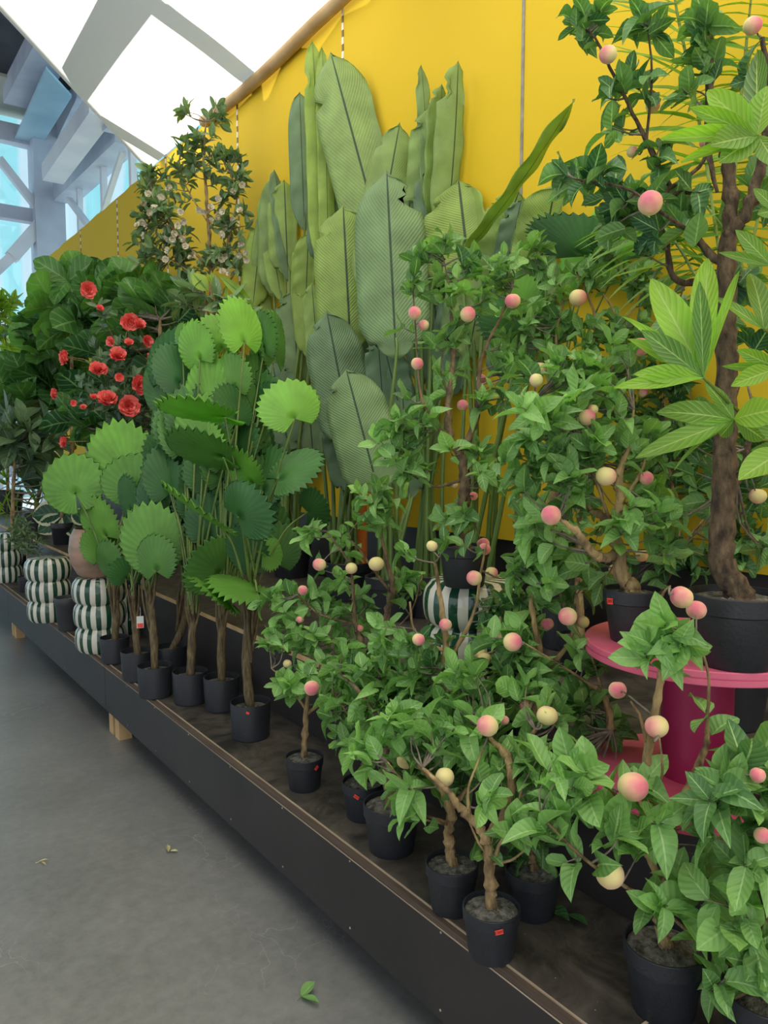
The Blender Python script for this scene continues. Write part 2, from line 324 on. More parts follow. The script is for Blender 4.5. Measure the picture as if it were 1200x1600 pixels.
def tube(mb, P, R, n=8, knob=0, tint=.5, cap=True, mi=0):
    P = np.asarray(P, float); m = len(P)
    T = np.gradient(P, axis=0); T /= (np.linalg.norm(T, axis=1)[:, None] + 1e-9)
    ref = np.array([0.3, 0.9, 0.2]); V = []; uv = []
    a = np.arange(n) * 2 * PI / n
    for i in range(m):
        s = unit(np.cross(T[i], ref)); u = np.cross(T[i], s)
        r = R[i] * (1 + (knob * NR.uniform(-1, 1, n) if knob else 0))
        V.append(P[i] + (np.cos(a) * r)[:, None] * s + (np.sin(a) * r)[:, None] * u)
        uv += [(i / m, j / n) for j in range(n)]
    V = np.concatenate(V); F = []
    for i in range(m - 1):
        for j in range(n):
            F.append((i*n+j, i*n+(j+1) % n, (i+1)*n+(j+1) % n, (i+1)*n+j))
    if cap: F.append(tuple(range(n))[::-1]); F.append(tuple((m-1)*n + j for j in range(n)))
    mb.add(V, F, uv, tint, mi)
def lathe(mb, prof, o, n=32, capb=True, capt=False):
    o = np.asarray(o, float); V = []; uv = []
    for k, (r, z) in enumerate(prof):
        for j in range(n):
            a = 2 * PI * j / n; V.append(o + (r * math.cos(a), r * math.sin(a), z)); uv.append((j / n, z))
    F = []
    for k in range(len(prof) - 1):
        for j in range(n): F.append((k*n+j, k*n+(j+1) % n, (k+1)*n+(j+1) % n, (k+1)*n+j))
    if capb: F.append(tuple(range(n))[::-1])
    if capt: F.append(tuple((len(prof)-1)*n + j for j in range(n)))
    mb.add(V, F, uv)

# leaf templates: x 0..1 along, y across in half widths (-.5...5), z out of the blade
def tmpl(shape, nx=6, ny=4, fold=.18, droop=.25, wave=.03, twist=0, seed=0):
    r = random.Random(seed); V = []; uv = []; ph = r.random() * 6
    for i in range(nx + 1):
        t = i / nx; wd = shape(t)
        for j in range(ny + 1):
            s = j / ny * 2 - 1
            z = -droop * t * t + fold * abs(s) * wd * .5 + wave * math.sin(t * 9 + ph + s) * abs(s)
            y = s * wd * .5; tw = twist * t
            V.append((t - droop * .25 * t * t, y * math.cos(tw), z + y * math.sin(tw))); uv.append((t, .5 + s * .5))
    F = [(i*(ny+1)+j, (i+1)*(ny+1)+j, (i+1)*(ny+1)+j+1, i*(ny+1)+j+1) for i in range(nx) for j in range(ny)]
    return np.array(V), F, np.array(uv)
def sh_ovate(t): return max(.02, min(1.0, (t + .012) ** .5 * (1 - t) ** .62 / .50) * (1 - .30 * max(0, (t - .72) / .28)))
def sh_obov(t): return max(.03, math.sin(PI * min(1, t ** 1.35 * .97 + .015)) ** .65)
def sh_lance(t): return max(.02, math.sin(PI * (t * .985 + .005) ** 1.1) ** .8)
def sh_ell(t): return max(.02, math.sin(PI * (t * .98 + .01)) ** .8)
T_PEACH = [tmpl(sh_ovate, 7, 4, f, d, wv, tw, i) for i, (f, d, wv, tw) in enumerate([(.25,.2,.03,0),(.4,.5,.04,.5),(.15,.05,.05,-.5),(.5,.7,.03,.3),(.3,-.15,.04,0),(.3,.3,.05,.9)])]
T_FID = [tmpl(sh_obov, 8, 4, .18, d, .05, tw, i) for i, (d, tw) in enumerate([(.15,0),(.35,.2),(0,-.2)])]
T_DARK = [tmpl(sh_ell, 6, 4, .16, d, .02, tw, i) for i, (d, tw) in enumerate([(.15,0),(.35,.2),(0,-.2)])]
T_PACH = [tmpl(sh_lance, 9, 4, .12, d, .015, tw, i) for i, (d, tw) in enumerate([(.12,0),(.25,.2),(.05,-.2)])]
T_STRIP = [tmpl(lambda t: max(.03, (1 - t) ** .6 * min(1, .35 + t * 5)), 7, 2, .03, d, 0, 0, i) for i, d in enumerate([.15, .4])]

def put_leaves(mb, temps, P, D, Nn, Ls, Ws, Tn):
    """many leaves at once"""
    P = np.asarray(P); D = np.asarray(D); Nn = np.asarray(Nn)
    D = D / (np.linalg.norm(D, axis=1)[:, None] + 1e-9)
    Sd = np.cross(Nn, D); Sd /= (np.linalg.norm(Sd, axis=1)[:, None] + 1e-9); Nn = np.cross(D, Sd)
    idx = NR.randint(0, len(temps), len(P))
    for k, (TV, TF, TU) in enumerate(temps):
        I = np.where(idx == k)[0]
        if not len(I): continue
        V = (P[I][:, None, :] + TV[None, :, 0, None] * (Ls[I][:, None, None]) * D[I][:, None, :]
             + TV[None, :, 1, None] * (Ws[I][:, None, None]) * Sd[I][:, None, :]
             + TV[None, :, 2, None] * (Ls[I][:, None, None]) * Nn[I][:, None, :])
        nv = len(TV); TFa = np.array(TF); F = (TFa[None] + (np.arange(len(I)) * nv)[:, None, None]).reshape(-1, 4)
        mb.add(V.reshape(-1, 3), F.tolist(), np.tile(TU, (len(I), 1)), np.repeat(Tn[I], nv))
def one_leaf(mb, t, B, T, wid, n, tint):
    B = np.asarray(B); T = np.asarray(T); put_leaves(mb, [t], [B], [T - B], [n], np.array([np.linalg.norm(T - B)]), np.array([wid]), np.array([tint]))

# ------------------------------------------------------------------ the setting
WX = 2.75; WZ = 4.35; FX = 1.23; PZ = .40; SX = 1.604; SZ = .72
mb = MB(); mb.add([(-14, -6, 0), (8, -6, 0), (8, 30, 0), (-14, 30, 0)], [(0, 1, 2, 3)]); struct(mb.build('floor', 'floor', smooth=False))
mb = MB(); seams = [-1.5, 1.14, 2.67, 4.22, 5.74, 7.3, 8.8, 10.3, 12.0]
for a, b_ in zip([-3.0] + seams[:-1], seams):
    nx = 6; V = []; F = []
    y0, y1 = a + .006, b_ - .006
    for s_ in (0, 1):
        for i in range(nx + 1):
            for j in range(7):
                y = y0 + (y1 - y0) * i / nx; z = 1.14 + (WZ - 1.14) * j / 6
                V.append((WX + s_ * .02 + .012 * math.sin(i * 2.1 + j * 1.3 + a) * math.sin(PI * i / nx), y, z))
    st = (nx + 1) * 7
    for i in range(nx):
        for j in range(6):
            q = (i*7+j, (i+1)*7+j, (i+1)*7+j+1, i*7+j+1); F.append(q[::-1]); F.append(tuple(k + st for k in q))
    for i in range(nx): F.append((i*7+6, (i+1)*7+6, (i+1)*7+6+st, i*7+6+st))
    mb.add(V, F)
struct(mb.build('wall_right', 'yellow'))
for k, y in enumerate(seams[:-1]):
    mb = MB(); box(mb, (WX - .006, y - .008, 1.14), (WX + .012, y + .008, WZ - .01))
    struct(mb.build('trim_%d' % (k + 1), 'seamgrey' if k in (2,) else 'seam', smooth=False, origin=(WX, y, 1.14)))
# lower screen wall below the yellow sheets
mb = MB(); box(mb, (WX + .03, -3, 0), (WX + .10, 12, 1.2)); struct(mb.build('baseboard_right', 'boardface', smooth=False))

# canvas canopy
def cz(x, y, f=1): return WZ + f * (.04 * math.sin(1.1 * (WX - x)) * math.sin(.9 * y + .5) + .012 * math.sin(5 * x + 3 * y))
A = onz(236, 272, WZ); Bp = onz(2, 32, WZ - .05)
edge = unit(Bp[:2] - A[:2])
mb = MB(); V = []; uv = []; nu, nv = 44, 44
for i in range(nu + 1):
    tt = i / nu; far = A[:2] + (Bp[:2] - A[:2]) * tt * 2.2
    for j in range(nv + 1):
        s = j / nv; x = far[0]; y = far[1] * (1 - s) + (-4.0) * s
        if i == 0: x = WX - .02
        V.append((x, y, cz(x, y, min(1, s * 3))))
F = [(i*(nv+1)+j, (i+1)*(nv+1)+j, (i+1)*(nv+1)+j+1, i*(nv+1)+j+1) for i in range(nu) for j in range(nv)]
canopy = thing('canvas_canopy', 'white translucent canvas stretched overhead from the top of the yellow wall', 'canopy', (0, 2, WZ))
mb.add(V, F, tint=.5); mb.build('sheet', 'canvas', canopy)
mb = MB(); ya = onx(330, 216, WX - .05)[1]; 
P = [(WX - .05, y, WZ - .03 + .03 * math.sin(y * 2)) for y in np.linspace(-2, ya + .15, 24)]
tube(mb, P, [.045] * 24, 10); hm = mb.build('hem', 'hem', canopy); hm['label'] = 'tan rolled hem'
mb = MB(); box(mb, (WX-.03, 5.66, WZ - .05), (WX-.02, 5.82, WZ + .02)); 
# roof steel just above the canvas: its shade falls on the canvas as grey bands
def overhead(pa, pb, wm, name, k):
    a = onz(pa[0], pa[1], WZ); b_ = onz(pb[0], pb[1], WZ); up = .55
    sh = -SUN / -SUN[2] * up
    a = a + sh; b_ = b_ + sh
    mb = MB(); beam(mb, a, b_, wm, .12); struct(mb.build(name, 'steel', smooth=False)); 
up = .55; q = [onz(x, y, WZ) - SUN / -SUN[2] * up for x, y in ((96, 106), (131, 162), (237, 12), (318, -108), (208, -112), (152, -5))]
mb = MB(); V = [p for p in q] + [p + ZZ * .12 for p in q]; mb.add(V, [tuple(range(6)), tuple(range(6, 12))[::-1]] + [(i, (i + 1) % 6, 6 + (i + 1) % 6, 6 + i) for i in range(6)]); struct(mb.build('roof_beam', 'steel', smooth=False))
overhead((243, 5), (398, 128), .16, 'roof_beam', 1)
overhead((148, 183), (258, 250), .13, 'roof_beam', 2)
overhead((243, 5), (60, -140), .14, 'roof_beam', 3)
overhead((640, -120), (420, -420), .3, 'roof_beam', 4)

# end glazing and right-hand glazing beyond the wall
EY = 14.6; EX = 3.3
mb = MB(); box(mb, (EX - .24, EY - .45, 0), (EX + .24, EY, 7.2)); struct(mb.build('steel_column', 'steel', smooth=False))
def oy(px, py, y): r = ray(px, py); return CAM + r * (y / r[1])
def seg(pts, w_, h_, mat, name='steel_beam'):
    mb = MB(); beam(mb, pts[0], pts[1], w_, h_); struct(mb.build(name, mat, smooth=False))
yE = EY - .1
for z_, h_ in ((6.85, .30), (5.55, .22), (3.3, .2), (1.2, .2)):
    mb = MB(); box(mb, (-12, yE - .1, z_ - h_/2), (EX - .24, yE + .1, z_ + h_/2)); struct(mb.build('steel_beam', 'steel', smooth=False))
seg((oy(-2, 248, yE - .2), oy(56, 322, yE - .2)), .12, .12, 'steelwhite')
seg((oy(18, 402, yE - .2), oy(62, 352, yE - .2)), .22, .22, 'steelwhite')
seg((oy(-40, 455, yE - .2), oy(22, 398, yE - .2)), .16, .16, 'steelwhite')
for k in range(12):
    x = EX - .9 - k * 1.25
    mb = MB(); box(mb, (x - .05, yE - .05, 0), (x + .05, yE + .05, 6.9)); struct(mb.build('window_%d' % (k + 1), 'steelwhite', smooth=False))
mb = MB(); box(mb, (-12, EY + .02, 0), (EX, EY + .04, 7.2)); struct(mb.build('window_20', 'glass', smooth=False))
gx = EX + .2
seg((onx(82, 272, gx - .5), onx(158, 165, gx - .5)), .3, .25, 'steelwhite')
seg((onx(100, 303, gx), onx(200, 208, gx)), .35, .3, 'steel')
seg((onx(108, 312, gx - .1), onx(150, 368, gx - .1)), .08, .08, 'steelwhite')
seg((onx(192, 236, gx - .1), onx(155, 352, gx - .1)), .07, .07, 'steelwhite')
seg((onx(148, 198, gx - .1), onx(128, 268, gx - .1)), .09, .09, 'steelwhite')
seg((onx(172, 195, gx - .3), onx(225, 158, gx - .3)), .2, .2, 'steel')
for k in range(6):
    y = 6.6 + k * 1.3
    mb = MB(); box(mb, (gx - .04, y - .05, 4.2), (gx + .04, y + .05, 7.2)); struct(mb.build('window_%d' % (k + 21), 'steelwhite', smooth=False))
mb = MB(); box(mb, (gx + .1, 4.0, 4.2), (gx + .12, EY, 7.2)); struct(mb.build('window_30', 'glass', smooth=False))
# ceiling beyond the canvas
nrm = np.array([edge[1], -edge[0]]); nrm = -nrm if nrm[1] < 0 else nrm
sh_ = abs(np.dot(SUN[:2] / -SUN[2] * (7.25 - WZ), nrm)) - .02
cA = A[:2] + nrm * sh_; cB = cA + edge * 14; cE = cA - edge * ((EX + .4 - cA[0]) / -edge[0])
mb = MB(); q = [(cE[0], cE[1]), (EX + .4, 13.2), (-14, 13.2), (-14, cB[1] + 1), (cB[0], cB[1])]
V = [(x, y, 7.25) for x, y in q] + [(x, y, 7.40) for x, y in q]; n_ = len(q)
mb.add(V, [tuple(range(n_))[::-1], tuple(range(n_, 2 * n_))] + [(i, (i + 1) % n_, n_ + (i + 1) % n_, n_ + i) for i in range(n_)]); struct(mb.build('ceiling', 'darkceil', smooth=False))
mb = MB(); box(mb, (-14, 13.2, 7.2), (EX + .4, EY + .1, 7.3)); struct(mb.build('ceiling', 'paleceil', smooth=False))
seg((onz(32, 152, 7.1), onz(90, 50, 7.1)), .5, .3, 'steel')
seg((onz(84, 242, 6.95), onz(135, 140, 6.95)), .28, .3, 'steel')
# blue glass panel hung under the ceiling
mb = MB(); q = [onz(18, 228, 6.75), onz(58, 238, 6.75), onz(112, 152, 6.75), onz(72, 108, 6.75)]
V = [p for p in q] + [p + ZZ * .04 for p in q]; mb.add(V, [(0,1,2,3),(7,6,5,4),(0,4,5,1),(1,5,6,2),(2,6,7,3),(3,7,4,0)])
M_['bluepanel'] = noisy('blue_panel', rgb('8fb4c9'), rgb('a9cbdc'), 1.5, .3)
struct(mb.build('trim_20', 'bluepanel', smooth=False))
# tower across the street
mb = MB(); box(mb, (-26, 30, -4), (30, 31, 26)); struct(mb.build('neighbouring_facade', 'tower', smooth=False))
mb = MB(); box(mb, (14, -4, -4), (15, 30, 26)); struct(mb.build('neighbouring_facade', 'tower', smooth=False))

# staging (lower shelf) and raised step
plat = thing('display_platform', 'long low black plywood platform running along the aisle under the plants', 'display platform', (FX, 5, 0))
for a, b_ in ((-2.0, .90), (.905, 4.33), (4.335, 7.15), (7.155, 12)):
    mb = MB(); box(mb, (FX, a, PZ - .018), (SX + .02, b_, PZ)); mb.build('top_board', 'board', plat, False)
    mb = MB(); box(mb, (FX - .0015, a, PZ - .004), (FX + .002, b_, PZ + .0006)); box(mb, (FX - .0195, a, PZ - .0235), (FX - .0175, b_, PZ - .0195)); e_ = mb.build('board_edge', 'plyedge', plat, False)
    mb = MB(); box(mb, (FX - .018, a, PZ - .019), (FX - .0005, b_, PZ - .004)); mb.build('edge_strip', 'plybrown', plat, False)
for a, b_ in ((-2.0, 4.328), (4.334, 7.15), (7.155, 12)):
    mb = MB(); box(mb, (FX - .019, a, .133), (FX - .001, b_, PZ - .0195)); p_ = mb.build('front_panel', 'boardface', plat, False)
    for z_ in (.16, .37):
        mb = MB()
        for y in np.arange(a + .06, b_, .42):
            lathe(mb, [(.0035, 0), (.003, .0015)], (0, 0, 0), 8, capt=True); v = mb.v[-1]; mb.v[-1] = np.stack([FX - .0192 - v[:, 2], y + v[:, 0], z_ + v[:, 1]], 1)
        mb.build('screw', 'plyedge', plat, False)
for y in (1.0, 4.2, 7.0, 9.8):
    for dx, dy in ((.0, 0), (.0, .11)):
        mb = MB(); box(mb, (FX + .002 + dx, y + dy - .035, 0), (FX + .072 + dx, y + dy + .035, .38)); mb.build('leg', 'pine', plat, False)
step = thing('display_step', 'raised black plywood step along the back of the platform below the yellow wall', 'display step', (SX, 5, PZ))
mb = MB(); box(mb, (SX, -2, SZ - .018), (WX - .02, 12, SZ)); mb.build('top_board', 'board', step, False)
mb = MB(); box(mb, (SX, -2, PZ + .001), (SX + .018, 12, SZ - .019)); mb.build('front_panel', 'boardface', step, False)
mb = MB(); box(mb, (SX - .004, -2, SZ - .020), (SX - .0005, 12, SZ + .001)); mb.build('board_edge', 'pine', step, False)

mb = MB(); box(mb, (FX, .899, PZ - .0005), (SX, .906, PZ + .0012)); mb.build('seam_strip', 'plyedge', plat, False)
# ------------------------------------------------------------------ pots, stools, tags
def pot(root, o, r, h, mat='pot', taper=.8, rim=True, soil=True, name='pot', fill=.9):
    o = np.asarray(o, float); mb = MB(); rb = r * taper
    pr = [(rb * .95, 0), (rb, .004)]
    if rim: pr += [(rb + (r - rb) * .72, h * .74), (r * .985, h * .76), (r, h * .99), (r * .985, h), (r * .945, h), (r * .93, h * .8), (rb * .9, .02), (.001, .02)]
    else: pr += [(r, h * .985), (r * .99, h), (r * .95, h), (r * .93, h * .8), (rb * .9, .02), (.001, .02)]
    lathe(mb, pr, o, 36); p_ = mb.build(name, mat, root)
    if soil:
        mb = MB(); rr = r * .94 - (1 - fill) * (r - rb); V = []; F = []; k = 20; rings = 7
        V.append(o + (0, 0, h * fill + .008))
        for i in range(1, rings + 1):
            for j in range(k):
                a = 2*PI*j/k; q = rr * i / rings
                V.append(o + (q*math.cos(a), q*math.sin(a), h * fill + .01 * (1 - i / rings) + (rnd.uniform(-.004, .004) if i < rings else 0)))
        for j in range(k): F.append((0, 1 + j, 1 + (j+1) % k))
        for i in range(rings - 1):
            for j in range(k): F.append((1+i*k+j, 1+(i+1)*k+j, 1+(i+1)*k+(j+1) % k, 1+i*k+(j+1) % k))
        mb.add(V, F); mb.build('soil', 'soil', root)
    return p_
def rot_tag(root, c, n, w_, h_, tilt, text=None, peel=0):
    """red price sticker, c centre, n outward normal"""
    c = np.asarray(c); n = unit(n); s = unit(np.cross(ZZ, n)); u = np.cross(n, s)
    ct, st = math.cos(tilt), math.sin(tilt); s2 = s * ct + u * st; u2 = -s * st + u * ct
    mb = MB(); V = []; nx = 8
    for layer in (0, 1):
        for i in range(nx + 1):
            x = (i / nx - .5) * w_
            for y in (-h_/2, h_/2):
                V.append(c + s2 * x + u2 * y + n * (.0015 + .0006 * layer - (x * x) / .16 + peel * max(0, x) ** 2 * 40))
    F = []; st_ = 2 * (nx + 1)
    for i in range(nx):
        q = (2*i, 2*i+2, 2*i+3, 2*i+1); F.append(tuple(k + st_ for k in q)); F.append(q[::-1])
        F.append((2*i, 2*i+st_, 2*i+2+st_, 2*i+2)); F.append((2*i+1, 2*i+3, 2*i+3+st_, 2*i+1+st_))
    mb.add(V, F); t_ = mb.build('price_sticker', 'redtag', root); t_['label'] = 'red price sticker'
    if text:
        cu = bpy.data.curves.new('txt', 'FONT'); cu.body = text; cu.size = h_ * .8; cu.align_x = 'CENTER'; cu.align_y = 'CENTER'; cu.extrude = .0002; cu.space_character = .95
        tmp = bpy.data.objects.new('tmp', cu); C.objects.link(tmp); dg = bpy.context.evaluated_depsgraph_get()
        me = bpy.data.meshes.new_from_object(tmp.evaluated_get(dg)); bpy.data.objects.remove(tmp)
        o = np.array(root['_o']); M4 = Matrix([(s2[0], u2[0], n[0], 0), (s2[1], u2[1], n[1], 0), (s2[2], u2[2], n[2], 0), (0, 0, 0, 1)])
        me.transform(M4); me.transform(Matrix.Translation(Vector((c + n * .0026 - o).tolist()))); me.materials.clear(); me.materials.append(M_['tagink'])
        ob = bpy.data.objects.new('price_text', me); C.objects.link(ob); ob.parent = t_; 
    return t_
def sticker_on(root, o, r, h, px, w_, h_, tilt, frac=.8, text='£3897', taper=.8, peel=0, dz=0):
    """sticker on the side of a pot facing the camera, at image column px"""
    o = np.asarray(o, float); rv = ray(px, 900)[:2]; c = o[:2]
    tt = np.roots([rv @ rv, -2 * rv @ c, c @ c - r * r]); tt = min(np.real(tt)); p = rv * tt; n = unit(np.array([p[0] - c[0], p[1] - c[1], 0]))
    rad = r * taper + (r - r * taper) * frac
    cc = np.array([c[0] + n[0] * (rad + .003), c[1] + n[1] * (rad + .003), o[2] + h * frac])
    return rot_tag(root, cc, n, w_, h_, tilt, text, peel)

def stool(px, py, label, z=PZ, H=.43, R=.155, group='striped ceramic stools', Z=None):
    o = onz(px, py, z) if Z is None else at(px, py, Z)
    o = np.array(o); o[2] = z
    root = thing('ceramic_stool', label, 'stool', o, group); mb = MB(); pr = [(R * .70, 0)]
    nb = 3
    for b_ in range(nb):
        for k in range(9):
            a = k / 8; zz = H * (b_ + a) / nb
            pr.append((R * (.85 + .15 * math.sin(PI * a) ** .5) * (.94 + .03 * b_), zz + (.001 if k == 0 else 0)))
    lathe(mb, pr, o, 72, True, False); mb.build('body', 'stripe', root)
    mb = MB(); rt = pr[-1][0]; lathe(mb, [(rt + .002, H - .004), (rt * .98, H + .006), (rt * .9, H + .010), (.001, H + .010)], o, 72); mb.build('seat_top', 'stripe', root)
    return root, o
stool(10, 908, 'green and white striped ceramic stool cut by the left edge of the photo', R=.15)
stool(78, 968, 'green and white striped bulging ceramic stool nearest the small black pot, nothing on it')
stool(158, 1014, 'green and white striped ceramic stool carrying the tan clay planter')
stool(204, 985, 'shaded striped ceramic stool behind the first fan palm, right of the planter stool', Z=None)
st4, so = stool(736, 1101, 'large striped ceramic stool on the step hidden among the peach trees', z=SZ, R=.168, H=.43)

# tan planter on the second stool
so2 = onz(158, 1014, PZ); so2 = so2 + ZZ * .441
pl = thing('clay_planter', 'rounded tan glazed clay planter standing on the striped stool', 'planter', so2)
mb = MB(); lathe(mb, [(.09, 0), (.12, .02), (.155, .09), (.165, .16), (.155, .24), (.13, .29), (.125, .29), (.145, .23), (.15, .15), (.08, .04), (.001, .04)], so2, 40); mb.build('body', 'clay', pl)
mb = MB(); lathe(mb, [(.148, .22), (.001, .225)], so2, 30, False); mb.build('soil', 'soil', pl)
pp = onz(107, 984, PZ); g = thing('plastic_pot', 'grey plastic plant pot between the two striped stools', 'pot', pp); pot(g, pp, .082, .22, 'greypot', .78, True)

# spool table
SP = np.array(onz(1085, 1228, SZ)); SP[2] = SZ; SR = .285; SH = .385
sp_ = thing('spool_table', 'pink painted wooden cable spool used as a table at the right', 'table', SP)
for z0, nm in ((0, 'base_disc'), (SH - .034, 'top_disc')):
    mb = MB(); lathe(mb, [(SR - .002, z0), (SR, z0 + .002), (SR, z0 + .015), (SR - .003, z0 + .016), (SR - .003, z0 + .018), (SR, z0 + .019), (SR, z0 + .032), (SR - .002, z0 + .034), (.001, z0 + .034)], SP, 80); mb.build(nm, 'pink', sp_)
mb = MB(); lathe(mb, [(.088, .034), (.088, SH - .034)], SP, 40, False); mb.build('drum', 'darkpink', sp_)
TZ = SZ + SH

# ------------------------------------------------------------------ peach trees
def peach_mesh():
    V = []; F = []; nu, nv = 28, 18
    for i in range(nv + 1):
        ph = PI * i / nv
        for j in range(nu):
            a = 2 * PI * j / nu; r = 1.0
            cre = math.exp(-((min(a, 2*PI-a)) / .16) ** 2) * .07 * math.sin(ph)
            r -= cre; z = math.cos(ph) * .96
            z -= .10 * math.exp(-(ph / .35) ** 2)
            if i > nv - 4: z -= .03 * math.exp(-((PI - ph) / .15) ** 2)
            V.append((r * math.sin(ph) * math.sin(a + .9), r * math.sin(ph) * math.cos(a + .9), z))
    for i in range(nv):
        for j in range(nu): F.append((i*nu+j, (i+1)*nu+j, (i+1)*nu+(j+1) % nu, i*nu+(j+1) % nu))
    me = bpy.data.meshes.new('peach'); me.from_pydata((np.array(V) * .029).tolist(), [], F); me.polygons.foreach_set('use_smooth', [True] * len(me.polygons)); me.materials.append(M_['peach']); return me
PM = peach_mesh()
def add_peach(root, p, rad, tone):
    """tone -1 yellow side to the viewer .. 1 pink side to the viewer"""
    ob = bpy.data.objects.new('peach', PM); C.objects.link(ob); ob.parent = root
    o = np.array(root['_o']); ob.location = tuple(np.asarray(p) - o)
    v = unit(CAM - np.asarray(p)); ang = math.atan2(v[1], v[0]) + (1 - tone) * PI / 2 * rnd.choice((-1, 1))
    ob.rotation_euler = (rnd.uniform(-.3, .3), rnd.uniform(-.35, .35) - .3 * tone, ang); s = rad / .029; ob.scale = (s * rnd.uniform(.95, 1.03), s * rnd.uniform(.95, 1.03), s * rnd.uniform(.96, 1.02))
    return ob
def whorls(tips, dirs, L0, W0, tmin, tmax, nl=(5, 8), spread=(.4, 1.5), up=.3, Ps=None, back=.085):
    P = []; D = []; Nn = []; Ls = []; Tn = []
    for p, a in zip(tips, dirs):
        a = unit(a); s = unit(np.cross(a, (.31, .7, .52))); u = np.cross(a, s); k = rnd.randint(*nl); a0 = rnd.random() * 6
        base = rnd.uniform(tmin, tmax)
        for i in range(k):
            be = rnd.uniform(*spread); al = a0 + i * 2.4
            rad = s * math.cos(al) + u * math.sin(al)
            d = a * math.cos(be) + rad * math.sin(be) + ZZ * rnd.uniform(-.25, up)
            n = a * math.sin(be) - rad * math.cos(be) + ZZ * .5 + NR.normal(0, .45, 3) + unit(CAM - p) * .0
            P.append(p - a * back * i / k * rnd.random() + rad * .003); D.append(d); Nn.append(n); Ls.append(L0 * rnd.uniform(.65, 1.2)); Tn.append(min(1, max(0, base + rnd.uniform(-.18, .18))))
    Ls = np.array(Ls); Ws = W0 * Ls / L0 * NR.uniform(.8, 1.15, len(Ls))
    return P, D, Nn, Ls, Ws, np.array(Tn)
def grow(root, Z0, skel, blobs, L0, W0, mat, temps, tint=(.2, .8), nl=(5, 8), twigmat='twig', barkmat='bark', knob=.10, tw_r=.0018, up=.3, spread=(.4, 1.5), back=.085, foliage_name='foliage', dens=1.0, fruit=()):
    """skel: list of polylines of (px,py,dz,radius); blobs: (px,py,rx,ry,n[,dz,dr])"""
    bark = MB(); pts = []
    for k, pl_ in enumerate(skel):
        P = [at(a[0], a[1], Z0 + a[2]) if len(a) == 4 else np.array(a[:3]) for a in pl_]; R = [a[-1] for a in pl_]
        Q, RQ = spline(P, R, 6); Q = [q + NR.normal(0, 1, 3) * r * (.14 if r < .016 else .07) for q, r in zip(Q, RQ)]
        RQ = [r * (1 + ((.14 if r < .016 else .04) * math.sin(i * 2.3 + k) + (.35 if r < .016 and (i * 7 + k * 3) % 11 == 0 else 0)) * (r > .006)) for i, r in enumerate(RQ)]
        tube(bark, Q, RQ, 10 if RQ[0] > .006 else 6, knob if RQ[0] > .006 else 0)
        lo = 0 if k else len(Q) // 2
        pts += [q for q in Q[lo:]]
    pts = np.array(pts); tips = []; dirs = []; tw = bark; FR = [proj(p) + (r_ * FPX / proj(p)[2],) for p, r_ in fruit]
    for bl in blobs:
        px, py, rx, ry, n = bl[:5]; dz = bl[5] if len(bl) > 5 else 0; Z = Z0 + dz; dr = bl[6] if len(bl) > 6 else rx * Z / 1200 * .7
        for _ in range(int(n * dens)):
            while True:
                a, b_, c = rnd.uniform(-1, 1), rnd.uniform(-1, 1), rnd.uniform(-1, 1)
                if a * a + b_ * b_ + c * c <= 1: break
            t_ = at(px + a * rx, py + b_ * ry, Z + c * dr); u_, v_, z_ = proj(t_)
            if any(math.hypot(u_ - f[0], v_ - f[1]) < f[3] * 2.1 + 10 and z_ < f[2] + .04 for f in FR): continue
            tips.append(t_)
    for p in tips:
        d = np.linalg.norm(pts - p, axis=1) + .6 * np.maximum(0, pts[:, 2] - p[2] + .03)
        q = pts[int(np.argmin(d))]; v = p - q; ln = np.linalg.norm(v)
        out = unit(v + ZZ * .35 * ln + NR.normal(0, .15, 3) * ln) if ln > 1e-3 else ZZ
        dirs.append(out)
        mid = q + v * .5 + NR.normal(0, .08, 3) * ln - ZZ * .04 * ln
        Q, RQ = spline([q, mid, p + out * .01], [tw_r * (1.3 + min(2, ln * 5)), tw_r * 1.2, tw_r * .7], 3)
        tube(tw, Q, RQ, 4, cap=False, mi=1)
    for p, rad in fruit:
        i = int(np.argmin(np.linalg.norm(pts - p, axis=1))); q = pts[i]; e_ = p + unit(q - p) * rad * .8
        Q, RQ = spline([q, (q + e_) / 2 + NR.normal(0, .015, 3), e_], [.003, .0022, .0016], 4); tube(tw, Q, RQ, 5, cap=False, mi=1)
    tw.build('trunk', barkmat, root, mat2=twigmat)
    if tips:
        mb = MB(); put_leaves(mb, temps, *whorls(tips, dirs, L0, W0, tint[0], tint[1], nl, spread, up, back=back)); mb.build(foliage_name, mat, root)
    return pts
def link_peach(root, pts, pr):
    st = MB()
    for p, rad in pr:
        i = int(np.argmin(np.linalg.norm(pts - p, axis=1))); q = pts[i]; e_ = p + unit(q - p) * rad * .8
        Q, RQ = spline([q, (q + e_) / 2 + NR.normal(0, .015, 3), e_], [.003, .0022, .0016], 4); tube(st, Q, RQ, 5, cap=False)
    if pr: st.build('fruit_twigs', 'twig', root)
